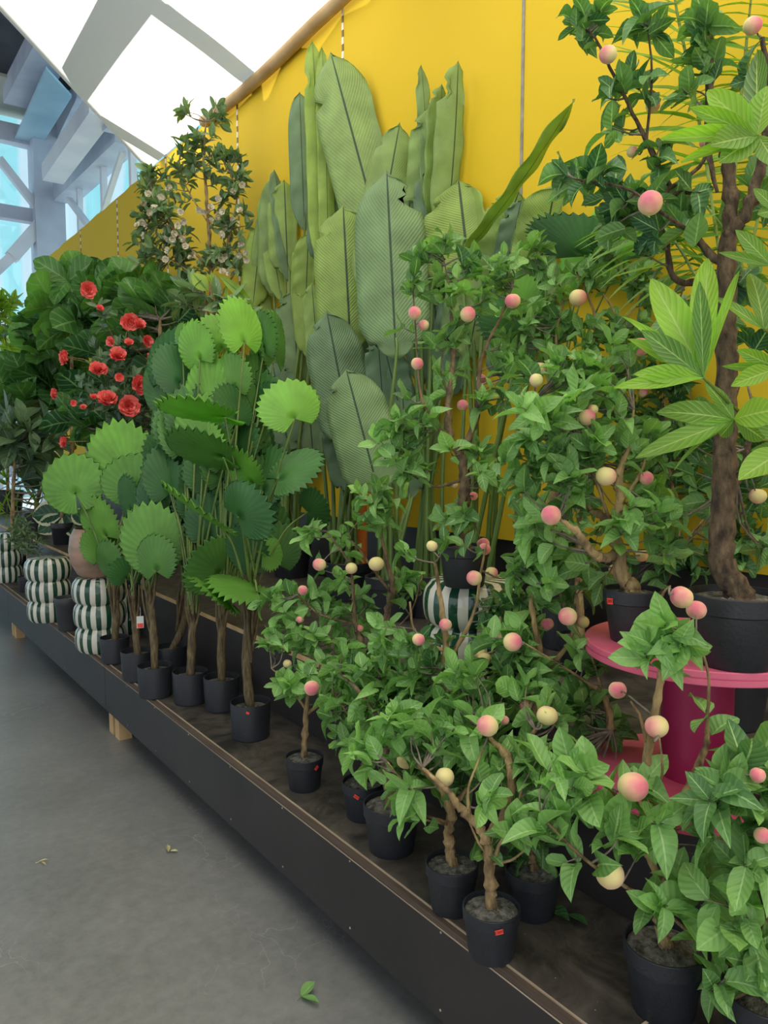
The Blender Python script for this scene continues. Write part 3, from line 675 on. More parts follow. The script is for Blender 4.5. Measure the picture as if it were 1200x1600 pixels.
def peach_tree(label, potc, z, r, h, skel, blobs, peaches, L0=.068, tint=(.2, .8), sticker=None, dens=1.0, potpart=True, name='peach_tree', group='potted peach trees', taper=.78, nl=(4, 7), barkmat='bark'):
    o = np.array(onz(potc[0], potc[1], z)); o[2] = z; Z0 = depth(o)
    root = thing(name, label, 'tree', o, group)
    if potpart: pot(root, o, r, h, 'pot', taper)
    if sticker: sticker_on(root, o, r, h, *sticker, taper=taper)
    top = o + ZZ * (h * .86)
    sk = [list(s) for s in skel]
    if sk:
        r0 = sk[0][0][3]
        sk[0] = [(top[0], top[1], top[2] - .01, None, r0 * 1.4), (top[0], top[1], top[2] + .02, None, r0 * 1.1)] + sk[0][1:]
    pr = []
    for q in peaches:
        px, py, rp, tone = q[:4]; dz = q[4] if len(q) > 4 else -.05
        Z = Z0 + dz; p = at(px, py, Z); rad = rp * Z / 1200; add_peach(root, p, rad, tone); pr.append((p, rad))
    pts = grow(root, Z0, sk, blobs, L0, L0 * .60, 'peachleaf', T_PEACH, tint, dens=dens * .86, nl=nl, barkmat=barkmat, fruit=pr)
    return root, Z0
# skeleton point: (px, py, depth offset from the pot, radius); its first point is replaced by the soil at the pot
# ---- front row on the lower shelf
peach_tree('small peach tree in the leftmost peach pot, beside the last fan palm', (476, 1230), PZ, .068, .115,
    [[(477,1172,0,.010),(477,1140,0,.0105),(480,1100,0,.009),(490,1060,0,.007)], [(480,1115,0,.007),(520,1085,0,.004),(560,1060,.0,.003)], [(480,1110,0,.006),(450,1070,0,.004),(425,1045,0,.0025)], [(485,1080,0,.006),(500,1030,.1,.004),(470,980,.1,.003)]],
    [(478,1060,50,36,15,-.05), (455,1048,34,34,9,-.1), (520,1090,40,40,12,0), (440,985,42,38,13,.05), (500,1010,60,30,12,.1), (540,1070,30,40,8,0)],
    [(487,1075,12,.8,-.17), (540,1043,8,1,-.05), (449,1037,7,-.6,0), (468,968,5,.6,0)], .062, (.45,1), (492,.017,.010,.7), taper=.8)
peach_tree('peach tree in the second small front pot with a crooked red sticker', (568, 1275), PZ, .070, .12,
    [[(568,1222,0,.011),(570,1190,0,.0105),(573,1160,0,.008),(566,1120,0,.006)], [(572,1165,0,.007),(610,1120,0,.004),(630,1090,0,.003)], [(570,1150,0,.006),(540,1110,0,.004),(520,1080,0,.003)]],
    [(560,1130,48,48,20,-.05), (600,1090,40,44,15,0), (530,1100,30,46,10,0), (615,1150,36,44,13,-.1), (540,1170,30,20,6,-.05)],
    [(603,1168,7,.9,0), (578,1062,7,.4,.05)], .064, (.35,.95), (556,.018,.011,-.5), dens=.9)
peach_tree('peach tree with a thick ridged trunk in the larger front pot', (612, 1326), PZ, .086, .145,
    [[(615,1255,0,.020),(608,1215,0,.019),(602,1180,0,.017),(600,1130,0,.014),(592,1060,.05,.010)], [(603,1150,0,.010),(650,1090,0,.006),(680,1050,0,.004)], [(600,1130,0,.009),(560,1080,.0,.006),(530,1050,.1,.004)], [(612,1215,0,.004),(640,1180,-.1,.003),(655,1160,-.1,.002)]],
    [(600,1070,56,46,22,.05), (650,1100,50,54,22,0), (655,1180,36,40,13,-.05), (690,1060,44,50,16,.05), (560,1040,40,40,12,.15)],
    [(634,1188,14,-1,-.16), (654,1000,10,.3,.3), (690,1054,8,-.3,.1), (584,1000,6,.7,.2)], .068, (.3,.95), None, barkmat='roughbark')
peach_tree('peach tree in the fourth front pot, leaning trunk with long bare lower twigs', (706, 1418), PZ, .069, .125,
    [[(702,1355,0,.0125),(701,1310,0,.0125),(703,1270,0,.013),(692,1235,0,.011),(660,1200,0,.008),(625,1165,.05,.006)], [(703,1265,0,.009),(735,1225,0,.006),(760,1180,0,.005),(770,1150,0,.003)], [(700,1285,0,.004),(660,1270,-.05,.0035),(632,1225,-.05,.003),(605,1190,-.05,.002)], [(700,1288,0,.004),(672,1283,-.08,.003),(650,1278,-.1,.002)]],
    [(640,1150,50,46,14,.05), (700,1180,46,56,19,.05), (740,1150,44,50,16,.05), (620,1225,26,40,4,-.05), (640,1277,16,8,3,-.1), (642,1222,10,16,2,-.1), (575,1180,20,30,5,0)],
    [(695,1214,15,-1,-.13), (636,1187,7,-.9,.1)], .070, (.35,.95), None)
peach_tree('peach tree with a forked tan trunk in the pot nearest the board edge', (767, 1490), PZ, .0685, .12,
    [[(767,1420,0,.0125),(765,1375,0,.0135),(763,1330,0,.012),(762,1305,0,.0145)], [(762,1310,0,.0125),(740,1282,0,.011),(715,1258,0,.0095),(702,1238,0,.007),(660,1200,.05,.004)], [(764,1305,0,.012),(790,1268,0,.0115),(800,1220,0,.011),(790,1180,.05,.010),(762,1150,.1,.007)], [(798,1215,0,.008),(820,1180,.05,.006),(836,1140,.05,.005)], [(733,1272,0,.007),(731,1235,0,.003),(745,1195,0,.0025),(755,1170,0,.002)], [(770,1345,0,.005),(785,1310,-.03,.004),(805,1280,-.03,.003),(815,1230,-.03,.003)], [(766,1345,0,.004),(745,1310,0,.003),(728,1270,0,.0025)], [(768,1350,0,.004),(800,1343,-.04,.003),(830,1320,-.04,.002)]],
    [(690,1130,60,40,17,.15), (770,1180,54,54,20,.1), (830,1110,50,50,18,.15), (740,1080,60,50,20,.25), (840,1200,40,40,13,0), (758,1250,14,20,3,-.05), (845,1270,28,36,8,.0), (760,1330,12,18,2,.0), (812,1300,16,18,3,-.05)],
    [(762,1134,17,.1,.0), (855,1118,16,-1,.05), (788,1125,8,.7,.15), (808,1232,9,-.4,.1), (820,1105,9,.3,.2), (886,1268,5,.8,.1)], .068, (.4,1), (787,.019,.0115,.16,.83))
peach_tree('low dark peach tree in the pot behind the forked one, deep in shade', (832, 1425), PZ, .072, .12,
    [[(832,1370,0,.010),(830,1335,0,.010),(836,1290,0,.007),(840,1240,.05,.005)], [(832,1330,0,.006),(800,1290,.05,.004)], [(834,1320,0,.006),(870,1280,.05,.004)]],
    [(830,1300,34,36,9,0), (870,1250,40,40,10,.05), (820,1240,40,40,9,.1), (826,1345,22,12,3,0)],
    [], .066, (.1,.6), None)
# ---- big right front tree
peach_tree('large peach tree at the lower right with a pale yellow peach on a low branch', (1036, 1575), PZ, .086, .15,
    [[(1037,1480,0,.013),(1033,1430,0,.0135),(1030,1390,0,.013),(1046,1340,.0,.014),(1040,1280,0,.0135),(1015,1220,.02,.012),(1014,1160,.02,.010),(1030,1080,.0,.0085),(1034,1040,0,.007)],
     [(1038,1330,0,.011),(1060,1270,.02,.0095),(1085,1210,.03,.009),(1103,1165,.03,.007),(1105,1130,.03,.004),(1108,1070,.0,.003),(1098,1020,-.03,.0025),(1075,985,-.05,.002)],
     [(1034,1395,0,.010),(1015,1340,0,.008),(990,1300,0,.007),(960,1240,0,.004),(930,1220,-.02,.003)],
     [(1050,1440,-.03,.0045),(1010,1405,-.06,.0045),(950,1370,-.1,.004),(900,1330,-.1,.0035),(870,1300,-.1,.0025),(845,1275,-.1,.002)],
     [(1040,1425,0,.004),(1080,1460,-.05,.0035),(1120,1490,-.1,.003)],
     [(1036,1030,0,.005),(1020,980,0,.004),(1035,930,-.02,.003),(1048,915,-.02,.002)],
     [(1028,1250,0,.003),(1035,1200,-.04,.003),(1030,1150,-.06,.002)], [(1010,1160,.02,.004),(1000,1120,.0,.0035),(985,1095,0,.003)]],
    [(900,1235,44,34,10,-.06), (860,1220,30,28,5,-.08), (1010,1290,50,30,8,-.1), (870,1290,22,40,6,-.1), (890,1355,30,16,4,-.1), (1030,1430,46,14,5,-.12), (1010,1325,30,20,4,-.1), (1045,1005,36,60,10,-.05), (1030,925,24,22,3,-.05), (975,1240,40,30,6,0), (1105,1340,36,20,4,-.05), (1070,1380,40,16,3,-.08), (960,1290,30,24,5,-.05),(1035,1160,30,14,4,-.08), (1110,1110,34,34,2,0),(1010,1020,16,26,3,-.05),(1120,1500,30,30,3,-.1),(1110,1280,30,24,4,0)],
    [(989,1229,23,.25,-.08), (953,1366,22,-.8,-.1), (1026,1135,18,.1,-.04), (1065,933,18,.4,-.02), (1088,953,15,1,.03), (965,1078,14,.8,.15)], .080, (.5,1), None, nl=(3, 5), taper=.76, dens=.85)
peach_tree('peach tree cut by the right edge at the lower corner, trunk at the frame edge', (1195, 1660), PZ, .085, .15,
    [[(1188,1560,0,.016),(1185,1520,0,.013),(1180,1460,0,.010),(1168,1380,0,.007),(1160,1300,0,.005)], [(1185,1530,0,.009),(1140,1560,-.02,.005),(1115,1540,-.03,.003)], [(1182,1480,0,.007),(1210,1400,0,.005),(1200,1300,0,.004)], [(1168,1350,0,.005),(1130,1250,0,.003),(1110,1200,0,.002)]],
    [(1150,1240,50,60,15,-.03), (1195,1200,34,50,9,0), (1180,1350,40,50,11,-.03), (1160,1440,40,46,7,-.05), (1100,1400,20,24,2,-.02), (1112,1530,26,40,4,-.06), (1195,1500,26,60,7,-.05), (1115,1300,22,24,3,0), (1195,1280,30,40,7,-.04)],
    [(1184,1211,12,.9,-.05), (1191,1305,13,.5,-.06)], .078, (.3,.9), None, taper=.78, nl=(3, 5), dens=.72)
# ---- second rank, on the step
peach_tree('slender peach tree on the step, ribbed bent trunk in front of the banana canes', (592, 1078), SZ, .075, .13,
    [[(597,1020,0,.014),(600,985,0,.0145),(608,945,0,.0135),(613,915,0,.012),(603,870,-.02,.006),(593,820,-.02,.005),(588,790,-.02,.003)], [(595,1010,0,.012),(570,1010,0,.0125),(556,980,0,.010),(552,930,.0,.006),(545,880,0,.004),(510,830,0,.003)], [(610,925,-.01,.006),(580,885,-.03,.004),(555,850,-.03,.003),(530,835,0,.002)], [(597,1000,0,.006),(640,960,0,.004),(660,900,0,.003)], [(555,975,0,.005),(500,960,.0,.004),(465,930,0,.003)]],
    [(588,790,40,34,9,-.02), (495,840,26,24,4,0), (560,830,44,26,5,0), (480,930,42,32,10,.05), (540,950,50,36,11,.05), (620,940,28,40,4,.05), (560,1010,50,30,11,.05), (660,900,34,30,5,.05), (610,770,30,22,5,0), (430,940,26,26,6,.0), (590,1060,50,26,10,-.05), (520,900,30,20,4,0)],
    [(499,882,10.5,.2,-.05), (549,888,9.5,-.7,-.05), (588,881,12,-.9,-.08), (473,922,8,.9,0), (562,982,6,.8,0), (556,1013,8,-.4,.05), (470,968,5,.7,0)], .066, (.4,.95), None, barkmat='roughbark')
peach_tree('peach tree with pink peaches before the banana leaves, its pot on the striped stool', (725, 915), SZ + .44, .08, .13,
    [[(722,845,0,.022),(722,800,0,.021),(727,760,0,.02),(724,710,0,.017)], [(722,715,0,.013),(703,680,0,.011),(700,630,0,.0095),(707,570,0,.008),(706,500,0,.005),(700,440,0,.003),(690,390,0,.002)], [(724,705,0,.013),(742,660,0,.011),(748,620,0,.009),(752,560,0,.006),(780,500,0,.004),(800,450,0,.0025)], [(705,690,0,.010),(670,650,0,.007),(655,600,0,.004),(650,520,0,.003),(645,450,0,.002)], [(700,620,0,.003),(690,560,0,.002),(735,480,0,.002)], [(722,750,0,.006),(680,760,0,.004),(640,740,0,.003)]],
    [(685,385,32,24,5), (650,440,22,50,8), (650,540,34,50,10), (705,470,30,60,9), (745,430,34,46,9), (790,440,26,40,7), (730,540,40,50,9), (650,650,46,46,13), (700,620,44,40,8), (765,620,44,50,11), (640,720,44,30,9), (725,730,60,44,16,-.08), (790,560,26,50,6), (710,800,44,24,7,-.05), (610,680,30,40,6)],
    [(648,489,10.5,.9,-.05), (662,508,8.5,.3,0), (731,491,12.5,.4,-.05), (801,470,12,.6,-.05), (652,568,10,.5,0), (752,592,8,.7,.05), (723,633,9,1,.05), (755,850,10,.8,.0), (740,775,7,.8,.1), (711,758,5,-.8,.05)], .066, (.25,.85), None, barkmat='roughbark', taper=.8)
peach_tree('peach tree in the smaller pot on the pink spool, red sticker on its pot', (986, 1000), TZ, .074, .135,
    [[(975,930,0,.019),(972,900,0,.0195),(966,860,0,.017),(962,820,0,.013),(970,780,.0,.012),(968,740,0,.010),(985,690,0,.005),(990,640,0,.003)], [(966,862,0,.014),(945,872,-.02,.0115),(925,862,-.04,.0105),(905,835,-.06,.0095),(885,818,-.06,.006),(872,810,-.06,.003)], [(963,822,0,.013),(940,805,.05,.010),(915,790,.08,.009),(890,750,.1,.009),(860,700,.1,.006),(840,620,.1,.004)], [(965,850,0,.005),(945,790,.0,.005),(925,740,0,.003),(900,680,0,.002)], [(968,790,0,.006),(1000,740,0,.004),(1020,680,.05,.003)]],
    [(860,640,60,50,17,-.08), (930,640,50,50,15,.0), (830,720,50,50,15,.05), (900,720,60,40,14,-.03), (880,780,50,40,12,.05), (1010,810,46,34,10,-.08), (990,700,40,50,12,.05), (1020,760,34,30,7,.05), (860,580,50,30,10,.1), (940,560,46,40,11,.1), (830,830,40,30,7,.1), (930,890,30,30,5,.1),(1035,880,26,24,5,-.04)],
    [(861,805,16,.9,-.1), (947,744,16,-.5,-.08), (1010,747,11,.7,.0), (917,652,13,.1,-.02), (838,594,11,-.7,.05), (862,776,9,-.2,.1), (926,640,9,-.3,0), (1003,868,10,-.6,.15), (960,890,9,.3,.12)], .068, (.4,1), (954,.021,.015,.12,.8,'£3897'), taper=.70)
peach_tree('tall peach tree behind, its branches spread over the dark fan leaves at upper right', (905, 1050), SZ, .09, .15,
    [[(905,960,0,.018),(905,850,0,.016),(915,720,0,.013),(920,600,0,.010),(930,500,0,.006),(900,420,0,.004)], [(920,620,0,.008),(870,540,0,.006),(880,460,0,.004),(850,420,0,.003),(820,430,0,.002)], [(920,640,0,.008),(970,540,0,.006),(950,470,0,.004),(900,430,0,.003)], [(960,520,0,.004),(1000,460,0,.003),(960,400,0,.002)]],
    [(840,400,40,34,9), (880,450,46,30,9), (940,420,40,44,10), (990,440,40,46,11), (850,500,36,40,7), (920,520,60,40,15), (980,520,40,40,15), (860,560,50,40,16), (1000,600,50,50,18), (920,600,50,40,16), (810,560,34,50,10), (960,680,60,50,22), (880,700,60,60,18), (1010,760,50,60,16), (900,840,60,50,14), (820,800,40,60,12), (800,500,22,30,4)],
    [(903,465,13.5,-.2,-.08), (1000,542,15,1,-.12), (844,575,10,-.6,0), (1005,614,8,.3,0), (957,671,6,.8,0)], .070, (.2,.8), None)
peach_tree('dense dark peach tree on the step behind the forked one, full of small peaches', (700, 1165), SZ, .08, .13,
    [[(700,1085,0,.014),(698,1020,0,.012),(690,950,0,.008),(680,880,0,.005)], [(698,1040,0,.008),(740,960,0,.005),(750,900,0,.004),(760,850,0,.003)], [(698,1020,0,.007),(650,990,0,.004),(640,940,0,.003)], [(700,1050,0,.006),(790,1010,0,.004),(830,1000,0,.003)]],
    [(690,1000,50,40,14,-.05), (650,1050,50,40,14,-.03), (775,930,26,44,7), (700,850,50,24,8), (770,880,50,34,10), (760,1050,56,40,16,-.05), (610,1000,30,34,6), (800,960,50,40,13), (750,1100,60,30,11), (650,860,24,20,3)],
    [(741,903,12,.2,-.05), (696,976,10,.5,-.05), (654,999,10,.4,-.1), (675,853,9,-.6,0), (757,858,10,.8,.05), (749,1020,10,-.9,-.02), (757,1030,11,-.9,-.05), (707,1048,11,-.2,.02), (768,895,10,-.2,.05), (805,903,10,-.1,.1)], .068, (.2,.85), None)
peach_tree('broad peach tree on the step left of the pink spool, twigs over the edge', (835, 1195), SZ, .085, .14,
    [[(848,1110,0,.014),(850,1060,0,.013),(840,1000,0,.009),(830,930,0,.006),(840,860,0,.004)], [(955,1140,-.05,.012),(945,1090,-.05,.009),(915,1065,-.05,.004),(860,1030,-.05,.003),(820,1005,-.07,.002)], [(848,1060,0,.008),(890,1000,0,.005),(900,930,0,.004),(850,900,0,.003)], [(945,1090,-.05,.005),(925,1030,-.06,.003),(890,970,-.08,.002)]],
    [(850,930,24,22,3,-.1), (880,1000,40,36,7,-.1), (830,1060,50,44,14), (790,1010,40,36,9), (900,1100,46,40,12), (850,860,44,30,9), (830,900,46,34,9), (900,900,36,40,8), (880,1170,50,36,11), (960,1120,26,40,5,.02), (800,1150,40,40,9), (910,1220,34,30,6,.0), (870,950,30,20,5,0), (910,1050,30,24,5,-.05)],
    [(801,1003,15,.2,-.12), (887,963,15,.3,-.12), (855,975,10,1,.05), (911,972,10,-.4,0), (905,1190,6,.5,0), (822,1102,10,.2,0)], .070, (.2,.9), None)
# ---- tall tree in the big pot on the spool
peach_tree('very tall peach tree with a thick dark trunk in the large pot on the spool', (1148, 1036), TZ, .108, .165,
    [[(1130,930,0,.030),(1128,880,0,.028),(1130,820,0,.028),(1132,740,0,.026),(1135,650,0,.0255),(1136,560,0,.024),(1135,480,0,.022),(1135,400,0,.020),(1142,320,0,.015),(1133,240,0,.014),(1128,225,0,.007)],
     [(1138,370,0,.015),(1165,335,-.02,.014),(1180,290,-.02,.013),(1195,230,-.02,.012),(1205,150,0,.009),(1190,60,0,.006)],
     [(1136,420,0,.010),(1080,360,.05,.009),(1030,260,.05,.007),(1000,200,.05,.005),(965,130,.05,.004),(930,60,.05,.003),(905,40,.05,.002)],
     [(1080,300,0,.006),(1040,300,0,.005),(1100,250,.05,.005),(1105,150,.05,.005),(1110,30,.05,.003)],
     [(1090,370,0,.006),(1030,330,-.05,.004),(980,295,-.05,.003),(900,280,-.05,.002)],
     [(1140,430,.1,.010),(1060,440,.1,.008),(1040,380,.1,.007),(1020,300,.1,.005)],
     [(1010,230,.05,.004),(1018,120,.03,.003),(1012,40,.03,.002)], [(1120,300,0,.004),(1108,230,0,.008),(1110,120,0,.007),(1112,50,0,.004)], [(1132,770,0,.012),(1160,740,.05,.010),(1168,700,.06,.008),(1180,640,.06,.005)]],
    [(920,50,44,34,12,.05), (965,150,24,50,7,.05), (1010,50,22,36,6,.03), (1015,130,26,46,6,.03), (985,215,40,30,8,.05), (905,285,44,22,10,-.04), (960,290,50,30,11,0), (1040,230,36,40,7,.05), (1030,335,50,34,9,0), (1105,60,50,40,10,0), (1160,60,44,50,9,0), (1130,130,50,40,9,0), (1080,120,26,60,6,0), (1010,370,44,36,8,.05), (1080,330,44,36,8,0), (1170,420,40,40,6,.12), (1180,300,30,50,6,.08), (1010,300,40,40,7,0), (980,350,30,30,5,.05), (1160,780,44,50,10,.15), (1090,760,30,50,7,.15), (1070,700,40,50,8,.12), (1180,860,30,30,6,.15), (1060,820,30,50,7,.15), (1140,520,60,50,7,.2), (1060,480,44,50,8,.2)],
    [(1016,317,19.5,.9,-.12), (950,85,14,.1,.02), (1176,40,14,.2,-.02), (1020,165,11,-.3,.1), (988,237,9,0,.1), (1003,338,6,.3,.05), (1102,223,9,0,.08), (1184,775,13,-.6,.1), (1115,650,8,.2,.1)], .068, (.05,.55), None, barkmat='darkbark', nl=(4, 6), taper=.8, dens=.62)
# background peach tree behind the spool
peach_tree('peach tree behind the spool, mostly hidden, right of the tilted pot', (1060, 1010), SZ, .085, .14,
    [[(1060,940,0,.014),(1060,850,0,.012),(1050,760,0,.008),(1040,700,0,.005)], [(1060,840,0,.007),(1000,780,0,.004)], [(1060,860,0,.007),(1110,800,0,.004)]],
    [(1060,760,50,50,12), (1040,850,50,44,12), (1000,900,40,40,8), (1090,880,34,30,6), (1010,640,40,50,9), (1040,580,30,40,5), (1085,690,44,60,24), (1060,620,44,44,16), (1130,840,40,50,14), (1180,800,30,60,12), (1170,680,40,60,14), (1010,700,40,50,10)], [(950,605,6,.3)], .07, (.1,.6), None)

# ------------------------------------------------------------------ banana plants
T_BAN = []
def banana_leaf(mb, B, T, W, face, tint, bend=.06, fold=.25, cuts=2, roll=0, wave=.012, seed=0, blunt=0):
    """B base of blade, T tip, W full width in metres, face: direction the upper side looks"""
    r = random.Random(seed); B = np.asarray(B, float); T = np.asarray(T, float); ax = T - B; Ln = np.linalg.norm(ax); d = ax / Ln
    s = unit(np.cross(face, d)); n = np.cross(d, s); s2 = s * math.cos(roll) + n * math.sin(roll); n = np.cross(d, s2); s = s2
    nx, ny = 36, 12; cut = [(r.uniform(.78, .93), r.choice((-1, 1)), r.uniform(.25, .5)) for _ in range(cuts)]
    V = []; uv = []
    for i in range(nx + 1):
        t = i / nx; wd = max(.02, (math.sin(PI * min(1, (t * .93 + .02)) ** .9)) ** .55) if t < .97 else max(.02, .42 * (1 - t) / .03 + .02)
        wd = (1 - (max(0, (t - .62) / .38)) ** 2.6) ** .5 * min(1, (t + .004) / .22) ** .55 if t < 1 else .03
        wd = max(.03, wd) * (1 - .12 * math.exp(-((t - .3) / .2) ** 2) * blunt)
        for j in range(ny + 1):
            q = j / ny * 2 - 1; y = q * wd * W / 2
            z = bend * Ln * (-(t - .5) ** 2 * 4 + 1) * .5 - fold * abs(q) ** 1.3 * wd * W * .5 + wave * math.sin(t * 26 + q * 2 + seed) * abs(q) * (1 + t) * .35
            x = t * Ln - abs(q) * W * .10 * (t > .1)
            for (ct, sg, dp) in cut:
                if q * sg > 1 - dp and abs(t - ct) < .02: y *= .70; z += .01
            V.append(B + d * x + s * y + n * z); uv.append((t, .5 + q * .5))
    F = [(i*(ny+1)+j, (i+1)*(ny+1)+j, (i+1)*(ny+1)+j+1, i*(ny+1)+j+1) for i in range(nx) for j in range(ny)]
    mb.add(V, F, uv, tint)
def banana_plant(label, potc, leaves, r=.14, h=.22, z=SZ):
    o = np.array(onz(potc[0], potc[1], z)); o[2] = z; Z0 = depth(o)
    root = thing('banana_plant', label, 'banana plant', o, 'potted banana plants by the wall'); pot(root, o, r, h, 'pot', .8)
    for k, lf in enumerate(leaves):
        bx, by, tx, ty, wpx, dz, tint = lf[:7]; yaw = lf[7] if len(lf) > 7 else 0; roll = lf[8] if len(lf) > 8 else 0; dtip = lf[9] if len(lf) > 9 else 0
        Z = Z0 + dz; B = at(bx, by, Z); T = at(tx, ty, Z + dtip); W = wpx * Z / 1200 * 1.2
        face = unit(unit(CAM - B) + RR * yaw)
        # foreshortened when rolled: keep the drawn width
        W = W / max(.35, math.cos(roll))
        mb = MB(); banana_leaf(mb, B, T, W, face, tint, seed=k * 7 + int(bx), roll=roll, cuts=rnd.choice((1, 2, 2, 3)), bend=.05, fold=.22)
        lfo = mb.build('leaf', 'banana', root); md = lfo.modifiers.new('thick', 'SOLIDIFY'); md.thickness = .0015
        mb = MB(); d = unit(T - B); foot = np.array([o[0] + rnd.uniform(-.07, .07), o[1] + rnd.uniform(-.09, .09), z + h * .9])
        Q, RQ = spline([foot, foot + (B - foot) * .5 + ZZ * .05 + NR.normal(0, .012, 3), B, B + d * .12], [.014, .0115, .008, .004], 8)
        tube(mb, Q, RQ, 8); mb.build('stem', 'cane', root)
# leaf: base px,py  tip px,py  width px  depth offset  tint (0 bluish .. 1 yellow green) yaw roll dtip
banana_plant('banana plant left of the group, with lower narrow yellow-green leaves', (455, 900), [
    (395,480,409,345,36,.25,.95), (428,462,430,272,42,.2,.55), (452,440,428,264,22,.05,.1,0,.6), (440,470,412,300,30,.22,.8), (468,600,455,452,54,-.05,.3), (452,705,425,563,66,-.15,.1), (478,470,482,362,34,.15,.85), (505,420,522,205,44,.3,.05), (476,360,468,142,32,.1,.1), (400,470,425,300,30,.3,.6), (485,560,470,400,34,.1,.8), (470,640,440,500,40,.1,.2), (430,735,420,590,58,.1,.12), (450,430,444,280,46,.25,.75), (478,480,476,372,34,.1,.9), (460,770,470,640,50,.15,.1), (412,560,402,430,34,.3,.8), (490,720,480,600,50,.1,.2)])
banana_plant('tallest banana plant, its top leaf crossing the seam of the yellow wall', (545, 935), [
    (605,410,516,80,84,.05,.55), (500,420,488,62,28,.15,.9,0,.3), (512,430,503,72,22,.1,.85,0,.3), (548,545,536,318,84,-.15,.75), (540,400,535,240,50,.25,.1), (552,700,510,484,76,-.3,.15), (548,768,522,640,48,-.1,.05), (500,600,487,440,30,.05,.7), (520,380,505,230,36,.3,.25), (560,620,590,500,50,.1,.1), (565,480,560,300,60,.3,.2), (530,420,522,320,46,.28,.15), (575,760,566,640,44,.1,.1), (515,560,512,430,50,.15,.4)])
banana_plant('banana plant in the middle with one wide blue-green leaf facing the aisle', (612, 965), [
    (619,560,604,264,94,-.3,.25), (592,770,540,574,82,-.5,.3), (575,470,625,190,60,.2,.6), (600,650,590,520,40,.0,.05), (625,640,600,540,50,.0,.0), (585,700,612,560,60,.1,.08), (640,780,628,600,50,.0,.1), (610,480,640,300,60,.25,.4), (655,730,650,600,60,.1,.15), (640,560,655,440,50,.15,.1)])
banana_plant('banana plant with three upright furled leaves in front of the bare yellow wall', (668, 960), [
    (672,355,658,100,20,.0,.45,0,.4), (680,350,690,130,32,-.02,.6,0,.8), (697,372,716,94,46,-.08,.55,0,.5), (660,330,672,165,46,.2,.6), (668,470,672,235,40,.2,.1), (640,470,636,340,14,-.1,.15,0,.9), (690,610,672,385,84,.05,.08), (640,500,640,270,60,.2,.3), (700,620,730,430,60,.1,.05), (680,500,700,320,60,.25,.5), (720,560,745,400,60,.15,.4)])
banana_plant('banana plant with a long slanted leaf reaching right across the yellow wall', (742, 975), [
    (722,400,899,154,15,-.1,.85,0,1.0,-.8), (735,440,716,278,105,.05,.8), (760,440,812,296,62,.0,.7), (790,430,815,310,40,-.05,.1), (838,440,868,285,70,.0,.8,.3), (800,600,820,440,70,.0,.05), (730,560,760,420,60,.1,.6), (850,480,830,330,60,.05,.5)])

# ------------------------------------------------------------------ ruffled fan palms
def fan_leaf(mb, J, A, Sv, npl=28, tint=.5, ext=2.25, jo=.52, amp=.03, cup=.10, seed=0):
    """J petiole joint, A apex, Sv half-width vector"""
    r = random.Random(seed); J = np.asarray(J, float); A = np.asarray(A, float); Uv = (A - J) / (1 + jo); n = unit(np.cross(Sv, Uv)); R = (np.linalg.norm(Sv) + np.linalg.norm(Uv)) / 2
    if n @ unit(CAM - J) < 0: n = -n
    na = npl * 2; rings = [.03, .25, .5, .75, .92, 1.0]; tt = []; V = []; uv = []
    for i in range(na + 1):
        ph = -ext + 2 * ext * i / na; dx, dy = math.sin(ph), math.cos(ph)
        b_ = dy * jo; rho = b_ + math.sqrt(b_ * b_ + 1 - jo * jo)      # unit circle seen from the joint
        rho *= 1 + .02 * r.uniform(-1, 1)
        for k, f in enumerate(rings):
            q = rho * f * ((.90 if i % 2 else 1.0) if k == 5 else 1)
            x, y = dx * q, dy * q; zz = (amp * (1 if i % 2 else -1) * f * R * .5) - cup * R * (x * x * .8 + (y - jo) ** 2 * .5) + .02 * R * math.sin(ph * 3 + seed) * f
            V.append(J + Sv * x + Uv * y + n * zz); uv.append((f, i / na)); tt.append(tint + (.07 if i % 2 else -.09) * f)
    m = len(rings)
    F = [(i*m+k, (i+1)*m+k, (i+1)*m+k+1, i*m+k+1) for i in range(na) for k in range(m - 1)]
    mb.add(V, F, uv, np.clip(tt, 0, 1))
